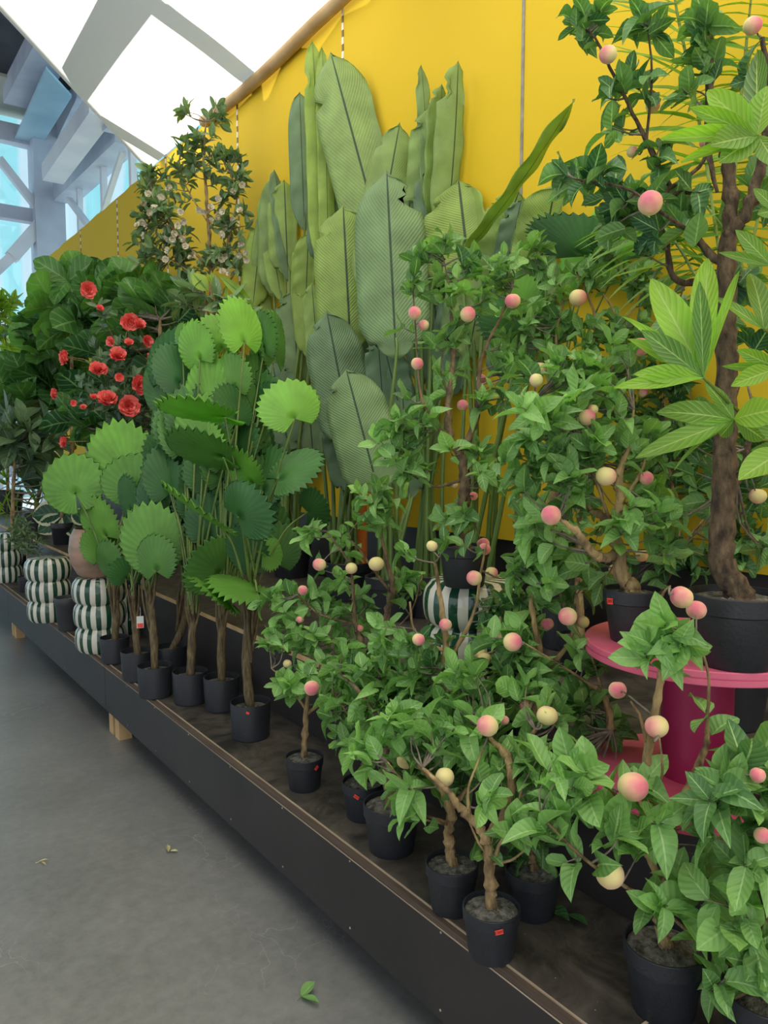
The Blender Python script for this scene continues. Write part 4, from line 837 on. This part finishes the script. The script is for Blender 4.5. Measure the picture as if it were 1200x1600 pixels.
def fan_palm(label, potc, leaves, r=.082, h=.15, z=PZ, trunk=None, sticker=None, rpot=True, stems=4, group='potted ruffled fan palms', D=.17, fill=()):
    o = np.array(onz(potc[0], potc[1], z)); o[2] = z; Z0 = depth(o)
    root = thing('fan_palm', label, 'fan palm', o, group)
    if rpot: pot(root, o, r, h, 'pot', .93, rim=False, fill=.8)
    if sticker: sticker_on(root, o, r, h, *sticker, taper=.93)
    top = o + ZZ * h * .78; tk = trunk or [(potc[0], potc[1] - 130, 0)]
    P = [top] + [at(a[0], a[1], Z0 + a[2]) for a in tk]; tb = MB(); R = [.018, .021] + [.014] * len(tk); R = R[:len(P)]
    Q, RQ = spline(P, R, 6); tube(tb, Q, RQ, 10, .12); head = P[-1]
    for k in range(7):                                            # split leaf bases
        a = k * 0.9; e_ = head + np.array([math.cos(a) * .035, math.sin(a) * .035, rnd.uniform(.02, .10)])
        b0 = P[0] + (head - P[0]) * rnd.uniform(.3, .8); Q, RQ = spline([b0, (b0 + e_) / 2 + (e_ - head) * .3, e_], [.008, .006, .0025], 4); tube(tb, Q, RQ, 5)
    tb.build('trunk', 'palmtrunk', root)
    leaves = list(leaves)
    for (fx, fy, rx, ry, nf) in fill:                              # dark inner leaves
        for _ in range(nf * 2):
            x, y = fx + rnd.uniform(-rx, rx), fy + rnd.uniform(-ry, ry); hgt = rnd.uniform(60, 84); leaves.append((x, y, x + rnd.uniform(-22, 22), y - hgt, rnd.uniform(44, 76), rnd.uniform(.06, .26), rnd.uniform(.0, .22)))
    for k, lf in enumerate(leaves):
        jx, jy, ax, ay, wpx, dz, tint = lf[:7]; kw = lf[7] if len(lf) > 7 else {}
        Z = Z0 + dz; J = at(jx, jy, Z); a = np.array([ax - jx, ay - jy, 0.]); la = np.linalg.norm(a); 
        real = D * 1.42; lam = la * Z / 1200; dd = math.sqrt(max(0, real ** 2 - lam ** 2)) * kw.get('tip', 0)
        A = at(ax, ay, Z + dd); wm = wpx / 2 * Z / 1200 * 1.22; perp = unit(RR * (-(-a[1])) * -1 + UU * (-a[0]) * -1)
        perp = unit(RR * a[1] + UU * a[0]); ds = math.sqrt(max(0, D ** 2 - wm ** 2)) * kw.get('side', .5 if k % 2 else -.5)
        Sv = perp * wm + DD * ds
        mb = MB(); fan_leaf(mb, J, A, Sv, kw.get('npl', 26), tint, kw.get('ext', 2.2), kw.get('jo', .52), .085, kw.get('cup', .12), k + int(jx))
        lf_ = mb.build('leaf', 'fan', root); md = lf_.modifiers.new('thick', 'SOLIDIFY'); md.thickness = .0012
        mb = MB(); foot = head + NR.normal(0, .012, 3); mid = foot * .45 + J * .55 + ZZ * .06
        Q, RQ = spline([foot, mid, J], [.006, .0048, .0035], 7); tube(mb, Q, RQ, 6); mb.build('petiole', 'petiole', root)
# leaf: joint px,py  apex px,py  width px  depth offset  tint
fan_palm('fan palm furthest left, its pot beside the striped stools', (180, 1033), [
    (118,772,98,708,86,-.02,.55,{'ext':2.95,'jo':.35}), (206,748,160,657,96,.0,.75), (215,742,182,660,74,.08,.6), (166,838,130,775,56,.0,.65), (160,868,148,818,40,.05,.45), (172,888,160,842,46,-.05,.3), (212,772,203,706,94,-.12,.5), (250,745,236,672,70,.1,.5)], r=.08, h=.14, trunk=[(182,960,0),(178,915,0)])
fan_palm('fan palm half hidden in the second rank, white swing tag on its stem', (216, 1060), [
    (232,870,215,790,50,.0,.3), (205,800,190,740,40,.1,.1), (200,905,192,868,40,.1,.1), (262,812,250,735,60,.1,.15)], trunk=[(212,980,0),(208,930,0)], r=.085)
fan_palm('fan palm in the third front pot from the left with wide round leaves', (243, 1086), [
    (246,872,222,782,86,-.05,.5), (244,893,238,832,64,-.12,.35), (274,800,262,710,54,.1,.1), (286,860,270,760,44,.12,.05), (300,780,285,700,40,.1,.08)], trunk=[(240,985,0),(232,920,0)], r=.084, fill=[(270,830,40,50,5)])
fan_palm('fan palm in the fourth front pot, bushy upright leaves above it', (298, 1096), [
    (345,895,300,862,84,-.1,.3,{'tip':-.6}), (312,562,290,500,56,.0,.85), (348,545,330,487,52,.05,.75), (332,640,326,548,80,.0,.7), (372,655,350,596,44,-.1,.05), (320,690,308,612,84,-.05,.6), (282,600,258,532,54,.1,.05), (330,720,320,655,48,-.05,.9), (290,700,280,620,60,.1,.3), (310,830,300,740,50,.1,.1), (328,850,335,760,50,.1,.08), (285,540,278,505,30,.1,.7), (312,780,318,700,50,.12,.12)], trunk=[(300,1010,0),(302,950,0)], r=.083, fill=[(300,760,40,110,9)])
fan_palm('fan palm in the fifth front pot, crowded between its neighbours', (347, 1106), [
    (382,535,366,458,52,-.02,.9), (412,550,402,482,44,.1,.3), (400,640,400,545,40,.1,.25), (360,850,345,780,50,.05,.05), (392,720,380,600,60,.15,.12), (410,800,400,700,50,.15,.05), (430,560,425,480,30,.15,.3), (366,610,352,548,56,.05,.6), (360,760,365,660,60,.12,.12)], trunk=[(346,1010,0),(350,940,0)], r=.083, fill=[(370,740,46,120,10),(400,860,30,20,3)])
fan_palm('fan palm in the pot nearest the camera, red sticker and spreading pale leaves', (392, 1150), [
    (461,654,436,592,84,-.1,.85,{'ext':2.3}), (352,653,240,637,18,-.1,.75,{'side':1,'tip':.3}), (350,716,254,690,44,-.15,.3,{'side':1}), (435,748,505,705,58,-.1,.15,{'side':.8}), (395,757,350,705,46,-.05,.7,{'side':.8}), (372,808,415,775,92,-.2,.08,{'tip':-.5}), (345,825,245,756,16,-.1,.6,{'side':1}), (362,945,297,894,14,-.15,.5,{'side':1}), (402,925,322,898,16,-.15,.45,{'side':-1}), (410,866,440,846,54,.05,.35,{'tip':.6}), (480,800,515,790,60,.2,.08), (395,880,360,820,60,.1,.05)], r=.0835, h=.15, trunk=[(385,1040,0),(386,980,0),(395,930,0)], sticker=(384,.013,.010,-.4,.86,None))
fan_palm('fan palm in the second rank, dark pot between the third and fourth front pots', (268, 1052), [
    (330,800,320,715,60,.1,.1), (262,690,268,600,60,.2,.15), (350,700,360,610,60,.2,.15), (300,600,305,510,60,.15,.45)], trunk=[(285,980,0),(290,930,0)], r=.082, fill=[(290,660,30,80,6)])
fan_palm('dark fan palm by the wall behind the upper right peach branches', (880, 1010), [
    (920,430,960,305,60,-.1,1,{'side':1}), (915,400,930,335,160,.0,.15,{'npl':40}), (825,520,800,430,130,.0,.1,{'npl':36}), (810,490,780,430,60,-.02,.8), (965,420,985,350,90,.1,.15,{'npl':34})], r=.10, h=.18, z=SZ, trunk=[(880,800,0),(870,650,0)], D=.26)
# swing tag on the second-rank palm
tg = thing('swing_tag', 'small white swing tag with a red sticker hanging on a fan palm stem', 'price tag', at(219, 972, 3.85))
c_ = np.array(tg['_o']); n_ = unit(CAM - c_); n_[2] = 0; n_ = unit(n_); s_ = unit(np.cross(ZZ, n_))
mb = MB(); V = [c_ + s_ * a * .017 + ZZ * b_ * .03 + n_ * e_ for e_ in (0, .0015) for a, b_ in ((-1,-1),(1,-1),(1,1),(-1,1))]; mb.add(V, [(0,3,2,1),(4,5,6,7),(0,1,5,4),(1,2,6,5),(2,3,7,6),(3,0,4,7)]); mb.build('card', 'tagwhite', tg, False)
mb = MB(); V = [c_ + s_ * a * .014 + ZZ * (b_ * .011 - .017) + n_ * e_ for e_ in (.002, .003) for a, b_ in ((-1,-1),(1,-1),(1,1),(-1,1))]; mb.add(V, [(0,3,2,1),(4,5,6,7),(0,1,5,4),(1,2,6,5),(2,3,7,6),(3,0,4,7)]); mb.build('sticker', 'redtag', tg, False)
mb = MB(); Q = [c_ + ZZ * .03, c_ + ZZ * .05 + s_ * .004, c_ + ZZ * .07 - n_ * .03]; tube(mb, Q, [.0008] * 3, 4); mb.build('string', 'tagwhite', tg)

# ------------------------------------------------------------------ left background plants
def bush(name, label, cat, base, Z, skel, blobs, L0, W0, mat, temps, tint, group=None, potr=.12, pth=.2, nl=(5, 7), z=SZ, tw_r=.003, barkmat='bark', potmat='pot', **k):
    p = at(base[0], base[1], Z); xm = (SX + potr + .03 if z == SZ else FX + potr + .02); xM = (9 if z == SZ else SX - potr - .01)
    if p[0] < xm or p[0] > xM: p = onx(base[0], base[1], min(max(p[0], xm), xM))
    o = np.array([p[0], p[1], z]); root = thing(name, label, cat, o, group); pot(root, o, potr, pth, potmat, .8)
    Z0 = depth(o); sk = [list(s) for s in skel]; r0 = sk[0][0][3]
    sk[0] = [(o[0], o[1], z + pth * .85, None, r0 * 1.2), (o[0], o[1], z + pth + .1, None, r0)] + sk[0]
    pts = grow(root, Z0, sk, blobs, L0, W0, mat, temps, tint, nl, tw_r=tw_r, barkmat=barkmat, **k)
    return root, Z0, pts
G_ = 'fiddle-leaf figs at the left'
bush('fiddle_leaf_fig', 'fiddle-leaf fig nearest the wall, its lime top leaves against the yellow', 'plant', (110, 850), 7.2, [[(112,700,0,.02),(112,520,0,.016),(110,440,0,.01)]],
     [(110,440,20,12,3,0), (98,482,22,14,3), (150,460,36,20,5), (170,495,36,26,5), (210,510,40,40,5), (130,515,50,30,5)], .34, .27, 'fiddle', T_FID, (.05,.75), G_, nl=(4, 6), tw_r=.005)
bush('fiddle_leaf_fig', 'fiddle-leaf fig behind the red flowers with glossy upright leaves', 'plant', (255, 830), 5.6, [[(255,700,0,.02),(250,560,0,.014),(250,500,0,.01)]],
     [(250,485,34,24,5,.1), (235,530,34,40,6,.2), (190,480,34,30,5,.5), (285,480,22,26,3), (205,450,30,20,3,.4), (170,455,20,20,2,.5), (200,560,60,40,8,.6), (150,640,50,50,8,.6), (240,620,40,50,8,.6), (190,700,50,40,6,.6), (270,560,40,40,5,.4)], .28, .21, 'fiddle', T_FID, (.0,.5), G_, nl=(4, 6), tw_r=.005)
bush('fiddle_leaf_fig', 'dark fiddle-leaf fig with dull broad leaves left of the red flowers', 'plant', (60, 880), 6.0, [[(62,760,0,.02),(60,640,0,.016),(62,560,0,.01)]],
     [(48,550,20,12,2,-.2), (66,515,40,16,4), (40,600,44,26,5), (30,640,40,30,5), (90,610,36,40,5), (70,520,50,16,5), (100,570,40,40,5), (130,650,40,50,8,.2)], .33, .25, 'fiddle', T_FID, (.0,.5), G_, nl=(4, 6), tw_r=.005)
bush('rubber_plant', 'dark broad-leaved rubber plant at the left edge of the photo', 'plant', (20, 880), 5.6, [[(20,800,0,.02),(22,740,0,.014),(25,700,0,.01)]],
     [(20,690,34,24,5), (50,670,30,30,6), (30,730,34,30,6), (70,700,26,40,5), (75,760,24,40,5), (30,650,30,30,4,.3), (60,720,40,40,6,.3)], .26, .12, 'darkleaf', T_DARK, (.0,.8), None, nl=(4, 6), tw_r=.004, z=PZ)
bush('variegated_rubber_plant', 'variegated rubber plant with cream-edged leaves behind the striped stool', 'plant', (100, 900), 6.2, [[(100,860,0,.012),(98,830,0,.010),(100,800,0,.007)]],
     [(112,770,14,18,2)], .19, .11, 'varieg', T_DARK, (.2,.8), None, nl=(3, 4), potr=.1, tw_r=.003)
vr = bpy.data.objects['variegated_rubber_plant']; mb = MB(); Zv = depth(np.array(vr['_o']))
for (bx, by, tx, ty, wd) in ((100,800,46,806,40), (100,805,56,834,32), (100,800,132,842,36), (106,775,76,768,26), (100,806,108,846,26), (108,768,98,738,24), (112,800,142,815,30)):
    one_leaf(mb, T_DARK[0], at(bx, by, Zv), at(tx, ty, Zv - .05), wd * Zv / 1200, unit(CAM - at(bx, by, Zv)) + ZZ * .2, rnd.random())
mb.build('foliage', 'varieg', vr)
bush('bushy_succulent', 'small bushy grey-green plant in a black pot on the platform corner at far left', 'plant', (42, 918), 5.9, [[(42,880,0,.006),(42,860,0,.005),(40,840,0,.004)]],
     [(30,835,26,20,22), (45,850,22,22,14)], .07, .014, 'darkleaf', T_DARK, (.2,.8), None, nl=(7, 10), potr=.07, pth=.13, z=PZ, tw_r=.0015)
bush('bamboo_palm', 'thin bamboo-like plant with yellowish strap leaves behind the left stools', 'plant', (60, 900), 6.0, [[(62,870,0,.008),(60,840,0,.007),(58,790,0,.005)], [(64,860,0,.006),(66,800,0,.004)]],
     [(50,780,36,24,7), (20,800,30,16,5), (70,830,20,16,3), (20,760,24,20,4)], .26, .03, 'areca', T_STRIP, (.4,1), None, nl=(4, 6), z=SZ, barkmat='cane')
bush('hanging_foliage_plant', 'far green plant below the windows at the left edge', 'plant', (10, 700), 10.5, [[(10,650,0,.02),(8,560,0,.02),(8,500,0,.01)]],
     [(12,480,26,14,8), (10,520,30,26,10), (15,570,30,30,8)], .22, .10, 'areca', T_DARK, (.5,1), None, nl=(6, 8), potr=.2, pth=.3)

# tall flowering tree with cream blossoms
ft, Zf, pts = bush('flowering_tree', 'tall airy tree with dark leaves and cream blossoms in front of the laced seam', 'tree', (330, 880), 5.55,
     [[(335,700,0,.025),(332,500,0,.02),(328,400,0,.015),(326,350,0,.013),(322,300,0,.011),(318,240,0,.008),(322,190,0,.005)], [(328,420,0,.01),(290,380,0,.008),(250,330,0,.006),(235,290,0,.004)], [(328,430,0,.01),(355,380,0,.008),(370,310,0,.006),(360,270,0,.004)], [(326,350,0,.006),(290,290,0,.004),(280,250,0,.003)], [(330,480,0,.01),(300,430,0,.006),(260,400,0,.005)], [(335,480,0,.01),(370,420,0,.006)]],
     [(295,175,16,12,3), (332,180,18,20,5), (318,215,22,20,6), (300,235,30,20,8), (335,250,24,24,7), (360,245,18,12,4), (372,285,22,30,10), (350,300,26,22,5), (235,290,24,30,11), (225,340,24,34,13), (260,330,26,30,9), (270,380,34,26,13), (235,400,30,26,9), (360,350,28,34,13), (310,410,34,26,11), (365,400,24,26,9), (290,300,26,20,4), (262,270,20,20,5), (310,270,30,14,6), (222,380,16,30,5)],
     .095, .04, 'darkleaf', T_DARK, (.15,1), None, nl=(5, 8), potr=.16, pth=.25, tw_r=.0025)
def blossom(root, name, p, rad, n, mat, rings=4, pet=7, seed=0):
    r = random.Random(seed); mb = MB(); n = unit(n); s = unit(np.cross(n, (.3, .5, .8))); u = np.cross(n, s)
    for k in range(rings):
        f = (k + 1) / rings; ti = .25 + .95 * f
        for j in range(pet + k):
            a = 2 * PI * (j + .5 * (k % 2)) / (pet + k) + r.uniform(-.15, .15); d = (s * math.cos(a) + u * math.sin(a)) * math.sin(ti) + n * math.cos(ti)
            nn = n * math.sin(ti) - (s * math.cos(a) + u * math.sin(a)) * math.cos(ti)
            T = tmpl_pet[r.randint(0, 1)]; Lp = rad * (.45 + .55 * f) * r.uniform(.9, 1.1); put_leaves(mb, [T], [p + n * rad * .15 * (1 - f)], [d], [nn], np.array([Lp]), np.array([Lp * .95]), np.array([.5]))
    return mb.build(name, mat, root)
tmpl_pet = [tmpl(lambda t: min(1, .25 + 1.6 * t) * (1 if t < .9 else .75), 4, 4, .3, -.2, .10, 0, 1), tmpl(lambda t: min(1, .3 + 1.5 * t) * (1 if t < .9 else .8), 4, 4, -.2, -.1, .12, 0, 2)]
bl_ = [(234,303),(262,292),(226,368),(272,365),(258,373),(262,392),(230,352),(348,330),(352,355),(363,300),(318,330),(300,398),(345,405),(375,398),(330,345),(290,385),(375,330),(240,325),(358,425),(285,345),(378,380),(340,310)]
bl_ += [(x + rnd.uniform(-16, 16), y + rnd.uniform(-16, 16)) for x, y in bl_]
for k, (px, py) in enumerate(bl_):
    blossom(ft, 'blossom', at(px + rnd.uniform(-2, 2), py, Zf - rnd.uniform(.05, .2)), .026, unit(CAM - at(px, py, Zf)) + NR.normal(0, .5, 3), 'paleflower', 2, 4, k)

# red flowering bush
rf, Zr, pts = bush('camellia_bush', 'dark-leaved bush with bright coral red flowers above the fan palms', 'flowering plant', (192, 900), 5.3,
     [[(200,760,0,.012),(198,660,0,.010),(195,600,0,.008),(195,540,0,.005),(200,510,0,.003)], [(197,640,0,.007),(170,590,0,.005),(140,565,0,.004),(108,558,0,.002)], [(196,600,0,.006),(178,530,0,.004),(155,490,0,.003),(138,460,0,.002)], [(197,650,0,.006),(150,640,0,.004),(110,625,0,.003),(90,615,0,.002)], [(198,640,0,.006),(230,600,0,.004),(245,575,0,.002)], [(200,700,0,.005),(140,690,0,.003),(108,690,0,.002)]],
     [(195,545,34,24,9,-.25), (180,590,50,30,13,-.25), (215,600,36,34,12,-.25), (160,630,44,24,9,-.25), (205,650,46,30,13,-.25), (140,560,26,24,3,-.25), (165,500,20,26,3,-.25), (245,590,20,20,4,-.25), (130,610,20,20,3,-.25), (230,640,24,24,6,-.25)],
     .085, .042, 'darkleaf', T_DARK, (.0,.6), None, nl=(4, 7), potr=.13, pth=.2, tw_r=.002, z=SZ)
for k, (px, py, rr, yaw) in enumerate([(137,454,13,.2),(155,482,6,.4),(203,504,14,0),(217,508,9,.5),(174,534,8,-.5),(202,537,7,0),(229,533,9,.8),(184,557,13,.1),(105,559,12,-1.2),(153,580,13,.1),(187,590,7,0),(238,566,13,.6),(216,602,14,.5),(244,594,13,.5),(88,615,9,-1.2),(168,626,15,0),(201,635,16,.1),(147,621,6,0),(115,630,5,0),(130,637,5,0),(103,691,9,-1.2),(157,722,5,0)]):
    p = at(px, py, Zr - .42); fl = blossom(rf, 'flower', p, rr * Zr / 1200 * 1.0, unit(CAM - p) + RR * yaw * 1.2 + ZZ * (.9 if k % 2 else .1), 'redflower', 5 if rr > 8 else 3, 6, k)
    mb = MB(); q = p + unit(pts[int(np.argmin(np.linalg.norm(pts - p, axis=1)))] - p) * .03; nn = len(pts); Q, RQ = spline([pts[int(np.argmin(np.linalg.norm(pts - p, axis=1)))], q, p], [.003, .003, .006], 3); tube(mb, Q, RQ, 5); mb.build('flower_stem', 'bud', rf)

# dried plant and strap leaves between the flowering tree and the fan palms
bush('croton_plant', 'tall thin plant with a withered tan leaf behind the fan palms', 'plant', (335, 880), 4.9, [[(330,700,0,.012),(325,540,0,.010),(322,480,0,.008),(318,440,0,.005)], [(330,560,0,.010),(335,480,0,.007),(338,440,0,.004)], [(332,520,0,.008),(345,470,0,.005)]],
     [(305,460,22,20,3), (290,480,20,16,2), (350,470,26,20,3), (370,500,30,20,3)], .16, .05, 'darkleaf', T_DARK, (.2,1), None, nl=(3, 5))
vr = bpy.data.objects['croton_plant']; mb = MB(); Zv = 4.9
for (bx, by, tx, ty, wd, t_) in ((325,455,300,425,24,1), (322,425,352,478,7,.9), (398,480,340,425,16,.7), (338,470,330,420,8,1), (360,520,352,440,9,.9)):
    one_leaf(mb, T_DARK[0], at(bx, by, Zv), at(tx, ty, Zv - .05), wd * Zv / 1200, unit(CAM - at(bx, by, Zv)) + ZZ * .3, t_)
mb.build('strap_leaves', 'areca', vr)

# ------------------------------------------------------------------ pachira at the right
Zp = 1.62; po = at(1232, 1200, 1.75); po[2] = SZ
pac = thing('money_tree', 'money tree reaching in from the right edge with large bright palmate leaves', 'tree', po); pot(pac, po, .10, .17)
mb = MB(); tr_top = at(1262, 520, Zp + .15); Q, RQ = spline([po + ZZ * .14, (po + tr_top) / 2, tr_top, at(1245, 260, Zp + .15)], [.022, .018, .014, .008], 7); tube(mb, Q, RQ, 10, .1); mb.build('trunk', 'roughbark', pac)
fans = [((1099,590), -.12, [(1015,418,50,.95,.10),(1102,380,42,.95,.12),(1094,432,26,.15,-.02),(972,482,17,.95,.05),(980,520,26,.9,.05),(1003,512,34,.2,.0),(993,580,30,.85,-.02),(962,600,24,.85,-.03),(1157,404,14,.85,.05),(1050,470,40,.55,.12)]),
        ((1147,656), -.06, [(1031,632,46,.35,.0),(1004,706,34,.55,-.05),(1052,712,16,.5,-.05),(1106,592,26,.35,.0),(1212,632,44,.8,-.1),(1120,690,20,.15,.05),(1205,690,30,.3,0)]),
        ((1184,212), -.08, [(1104,138,40,.95,.05),(1197,132,44,.85,.0),(1078,166,24,.6,0),(1034,212,17,.9,-.03),(1064,250,11,.95,0),(1180,72,40,.05,.1),(1112,222,40,.35,-.06),(1125,250,40,.4,-.05),(1215,260,30,.4,-.05)]),
        ((1205,415), -.05, [(1150,356,24,.4,.0),(1124,392,14,.4,0),(1172,398,38,.3,.05)]), ((1194,515), -.05, [(1118,455,20,.45,0),(1178,402,36,.3,.05),(1250,470,30,.4,0)]),
        ((1215,575), -.08, [(1152,546,22,.5,0),(1129,572,14,.4,0),(1144,600,26,.7,-.05)]), ((1232,700), -.1, [(1156,742,44,.75,-.05),(1180,640,30,.4,0),(1170,700,20,.3,.05)]), ((1215,330), 0, [(1178,290,20,.4,0),(1185,330,26,.4,0)])]
ax = np.array(pac['_o'])
for k, (c, dz, lv) in enumerate(fans):
    J = at(c[0], c[1], Zp + dz); mb = MB()
    for (tx, ty, wd, tint, dt) in lv:
        T = at(tx, ty, Zp + dz + dt); one_leaf(mb, T_PACH[k % 3], J, T, wd * (Zp + dz) / 1200 * 1.05, unit(CAM - J) + ZZ * .4 + NR.normal(0, .15, 3), tint)
    mb.build('leaf_cluster', 'pachira', pac)
    mb = MB(); b_ = tr_top + (at(1245, 260, Zp + .15) - tr_top) * max(0, min(1, (560 - c[1]) / 330)) if c[1] < 560 else po + (tr_top - po) * .8
    Q, RQ = spline([b_, b_ * .4 + J * .6 - ZZ * .03, J], [.005, .004, .003], 6); tube(mb, Q, RQ, 6); mb.build('petiole', 'petiole', pac)

# ------------------------------------------------------------------ areca palm behind, top right
ao = at(1140, 1000, 2.45); ao[2] = SZ
ar = thing('areca_palm', 'feathery areca palm behind the tall peach tree at top right', 'palm', ao); pot(ar, ao, .13, .22)
Za = depth(ao)
def frond(pts2, Lr, Ll, n=26, side=(1, 1), tint=.4, droop=.25):
    P = [at(a[0], a[1], Za + a[2]) for a in pts2]; Q, RQ = spline([ao + ZZ * .2] + P, [.007] + [.005] * (len(P) - 1) + [.002], 9)
    mb = MB(); tube(mb, Q, RQ, 6); fr = mb.build('rachis', 'petiole', ar); mb = MB(); Q = np.array(Q); m = len(Q)
    PP = []; Dd = []; Nn = []; Ls = []; Tn = []; T = np.gradient(Q, axis=0)
    for i in range(n):
        f = .45 + .55 * i / n; k = min(m - 2, int(f * (m - 1))); q = Q[k] + (Q[k+1] - Q[k]) * (f * (m - 1) - k); t = unit(T[k])
        for sg, on in zip((-1, 1), side):
            if not on: continue
            lat = unit(RR * sg + NR.normal(0, .1, 3)); d = lat * .85 + t * .45 + ZZ * (-droop)
            PP.append(q); Dd.append(d); Nn.append(unit(CAM - q) * .5 + ZZ + NR.normal(0, .2, 3)); Ls.append(Ll * (1.1 - .5 * abs(f - .65))); Tn.append(min(1, max(0, tint + rnd.uniform(-.2, .3))))
    Ls = np.array(Ls); put_leaves(mb, T_STRIP, PP, Dd, Nn, Ls, Ls * .13, np.array(Tn)); mb.build('frond', 'areca', ar)
frond([(1130,500,0),(1110,300,0),(1085,150,.05),(1060,30,.1),(1045,-60,.1)], 1, .30, 18, (1, 1), .45, .0)
frond([(1140,500,0),(1150,250,0),(1165,80,.0),(1180,-60,.0)], 1, .28, 18, (1, 1), .4, .4)
frond([(1120,520,0),(1080,420,-.0),(1040,360,0),(1000,330,.05)], 1, .26, 14, (1, 1), .35, .5)
frond([(1150,480,0),(1180,360,-.0),(1200,280,0),(1230,200,.05)], 1, .26, 10, (1, 1), .3, .4)
frond([(1150,560,0),(1160,420,-.0),(1110,330,0),(1075,300,.05)], 1, .24, 12, (1, 1), .3, .5)

# orange board glimpsed behind the banana canes
mb = MB(); p0 = onx(563, 840, 2.5); box(mb, (2.5, p0[1] - .04, SZ), (2.52, p0[1] + .05, onx(563, 772, 2.5)[2])); tag(mb.build('orange_board', 'orange', None, False, origin=p0), 'narrow orange board standing behind the banana canes', 'board')

# ------------------------------------------------------------------ fallen leaves
def sprig(label, px, py, z, leaves, mat='peachleaf', tint=.7, name='fallen_sprig'):
    o = np.array(onz(px, py, z)); o[2] = z; root_mb = MB(); 
    for (bx, by, tx, ty, wd, lift) in leaves:
        B = onz(bx, by, z + .006); T = onz(tx, ty, z + .006 + lift); Z = depth(B)
        one_leaf(root_mb, tmpl(sh_ovate, 6, 4, .3, -.02 if lift else 0, .02, 0, 3), B, T, wd * Z / 1200, ZZ + RR * .1, tint)
    B = onz(leaves[0][0], leaves[0][1], z + .006); T = B + (B - onz(leaves[0][2], leaves[0][3], z + .006)) * .3; tube(root_mb, [B, (B + T) / 2, T], [.0012] * 3, 5)
    tag(root_mb.build(name, mat, None, True, origin=o), label, 'fallen leaf')
sprig('pair of green peach leaves fallen on the concrete near the platform', 480, 1555, 0, [(471,1556,492,1534,20,.02), (471,1558,499,1568,12,.01)])
sprig('two dark leaves fallen on the platform board between the right pots', 880, 1428, PZ, [(846,1416,890,1440,30,.01), (888,1430,918,1446,18,.01)], tint=.1)
sprig('small pale dried leaf lying in the middle of the floor', 266, 1328, 0, [(262,1322,263,1332,7,.004), (266,1330,278,1330,5,.002)], 'fallen')
sprig('tiny dry twig lying on the floor at the left', 66, 1347, 0, [(60,1347,76,1343,3,.002), (64,1347,72,1352,2,.002)], 'fallen', name='dry_twig')
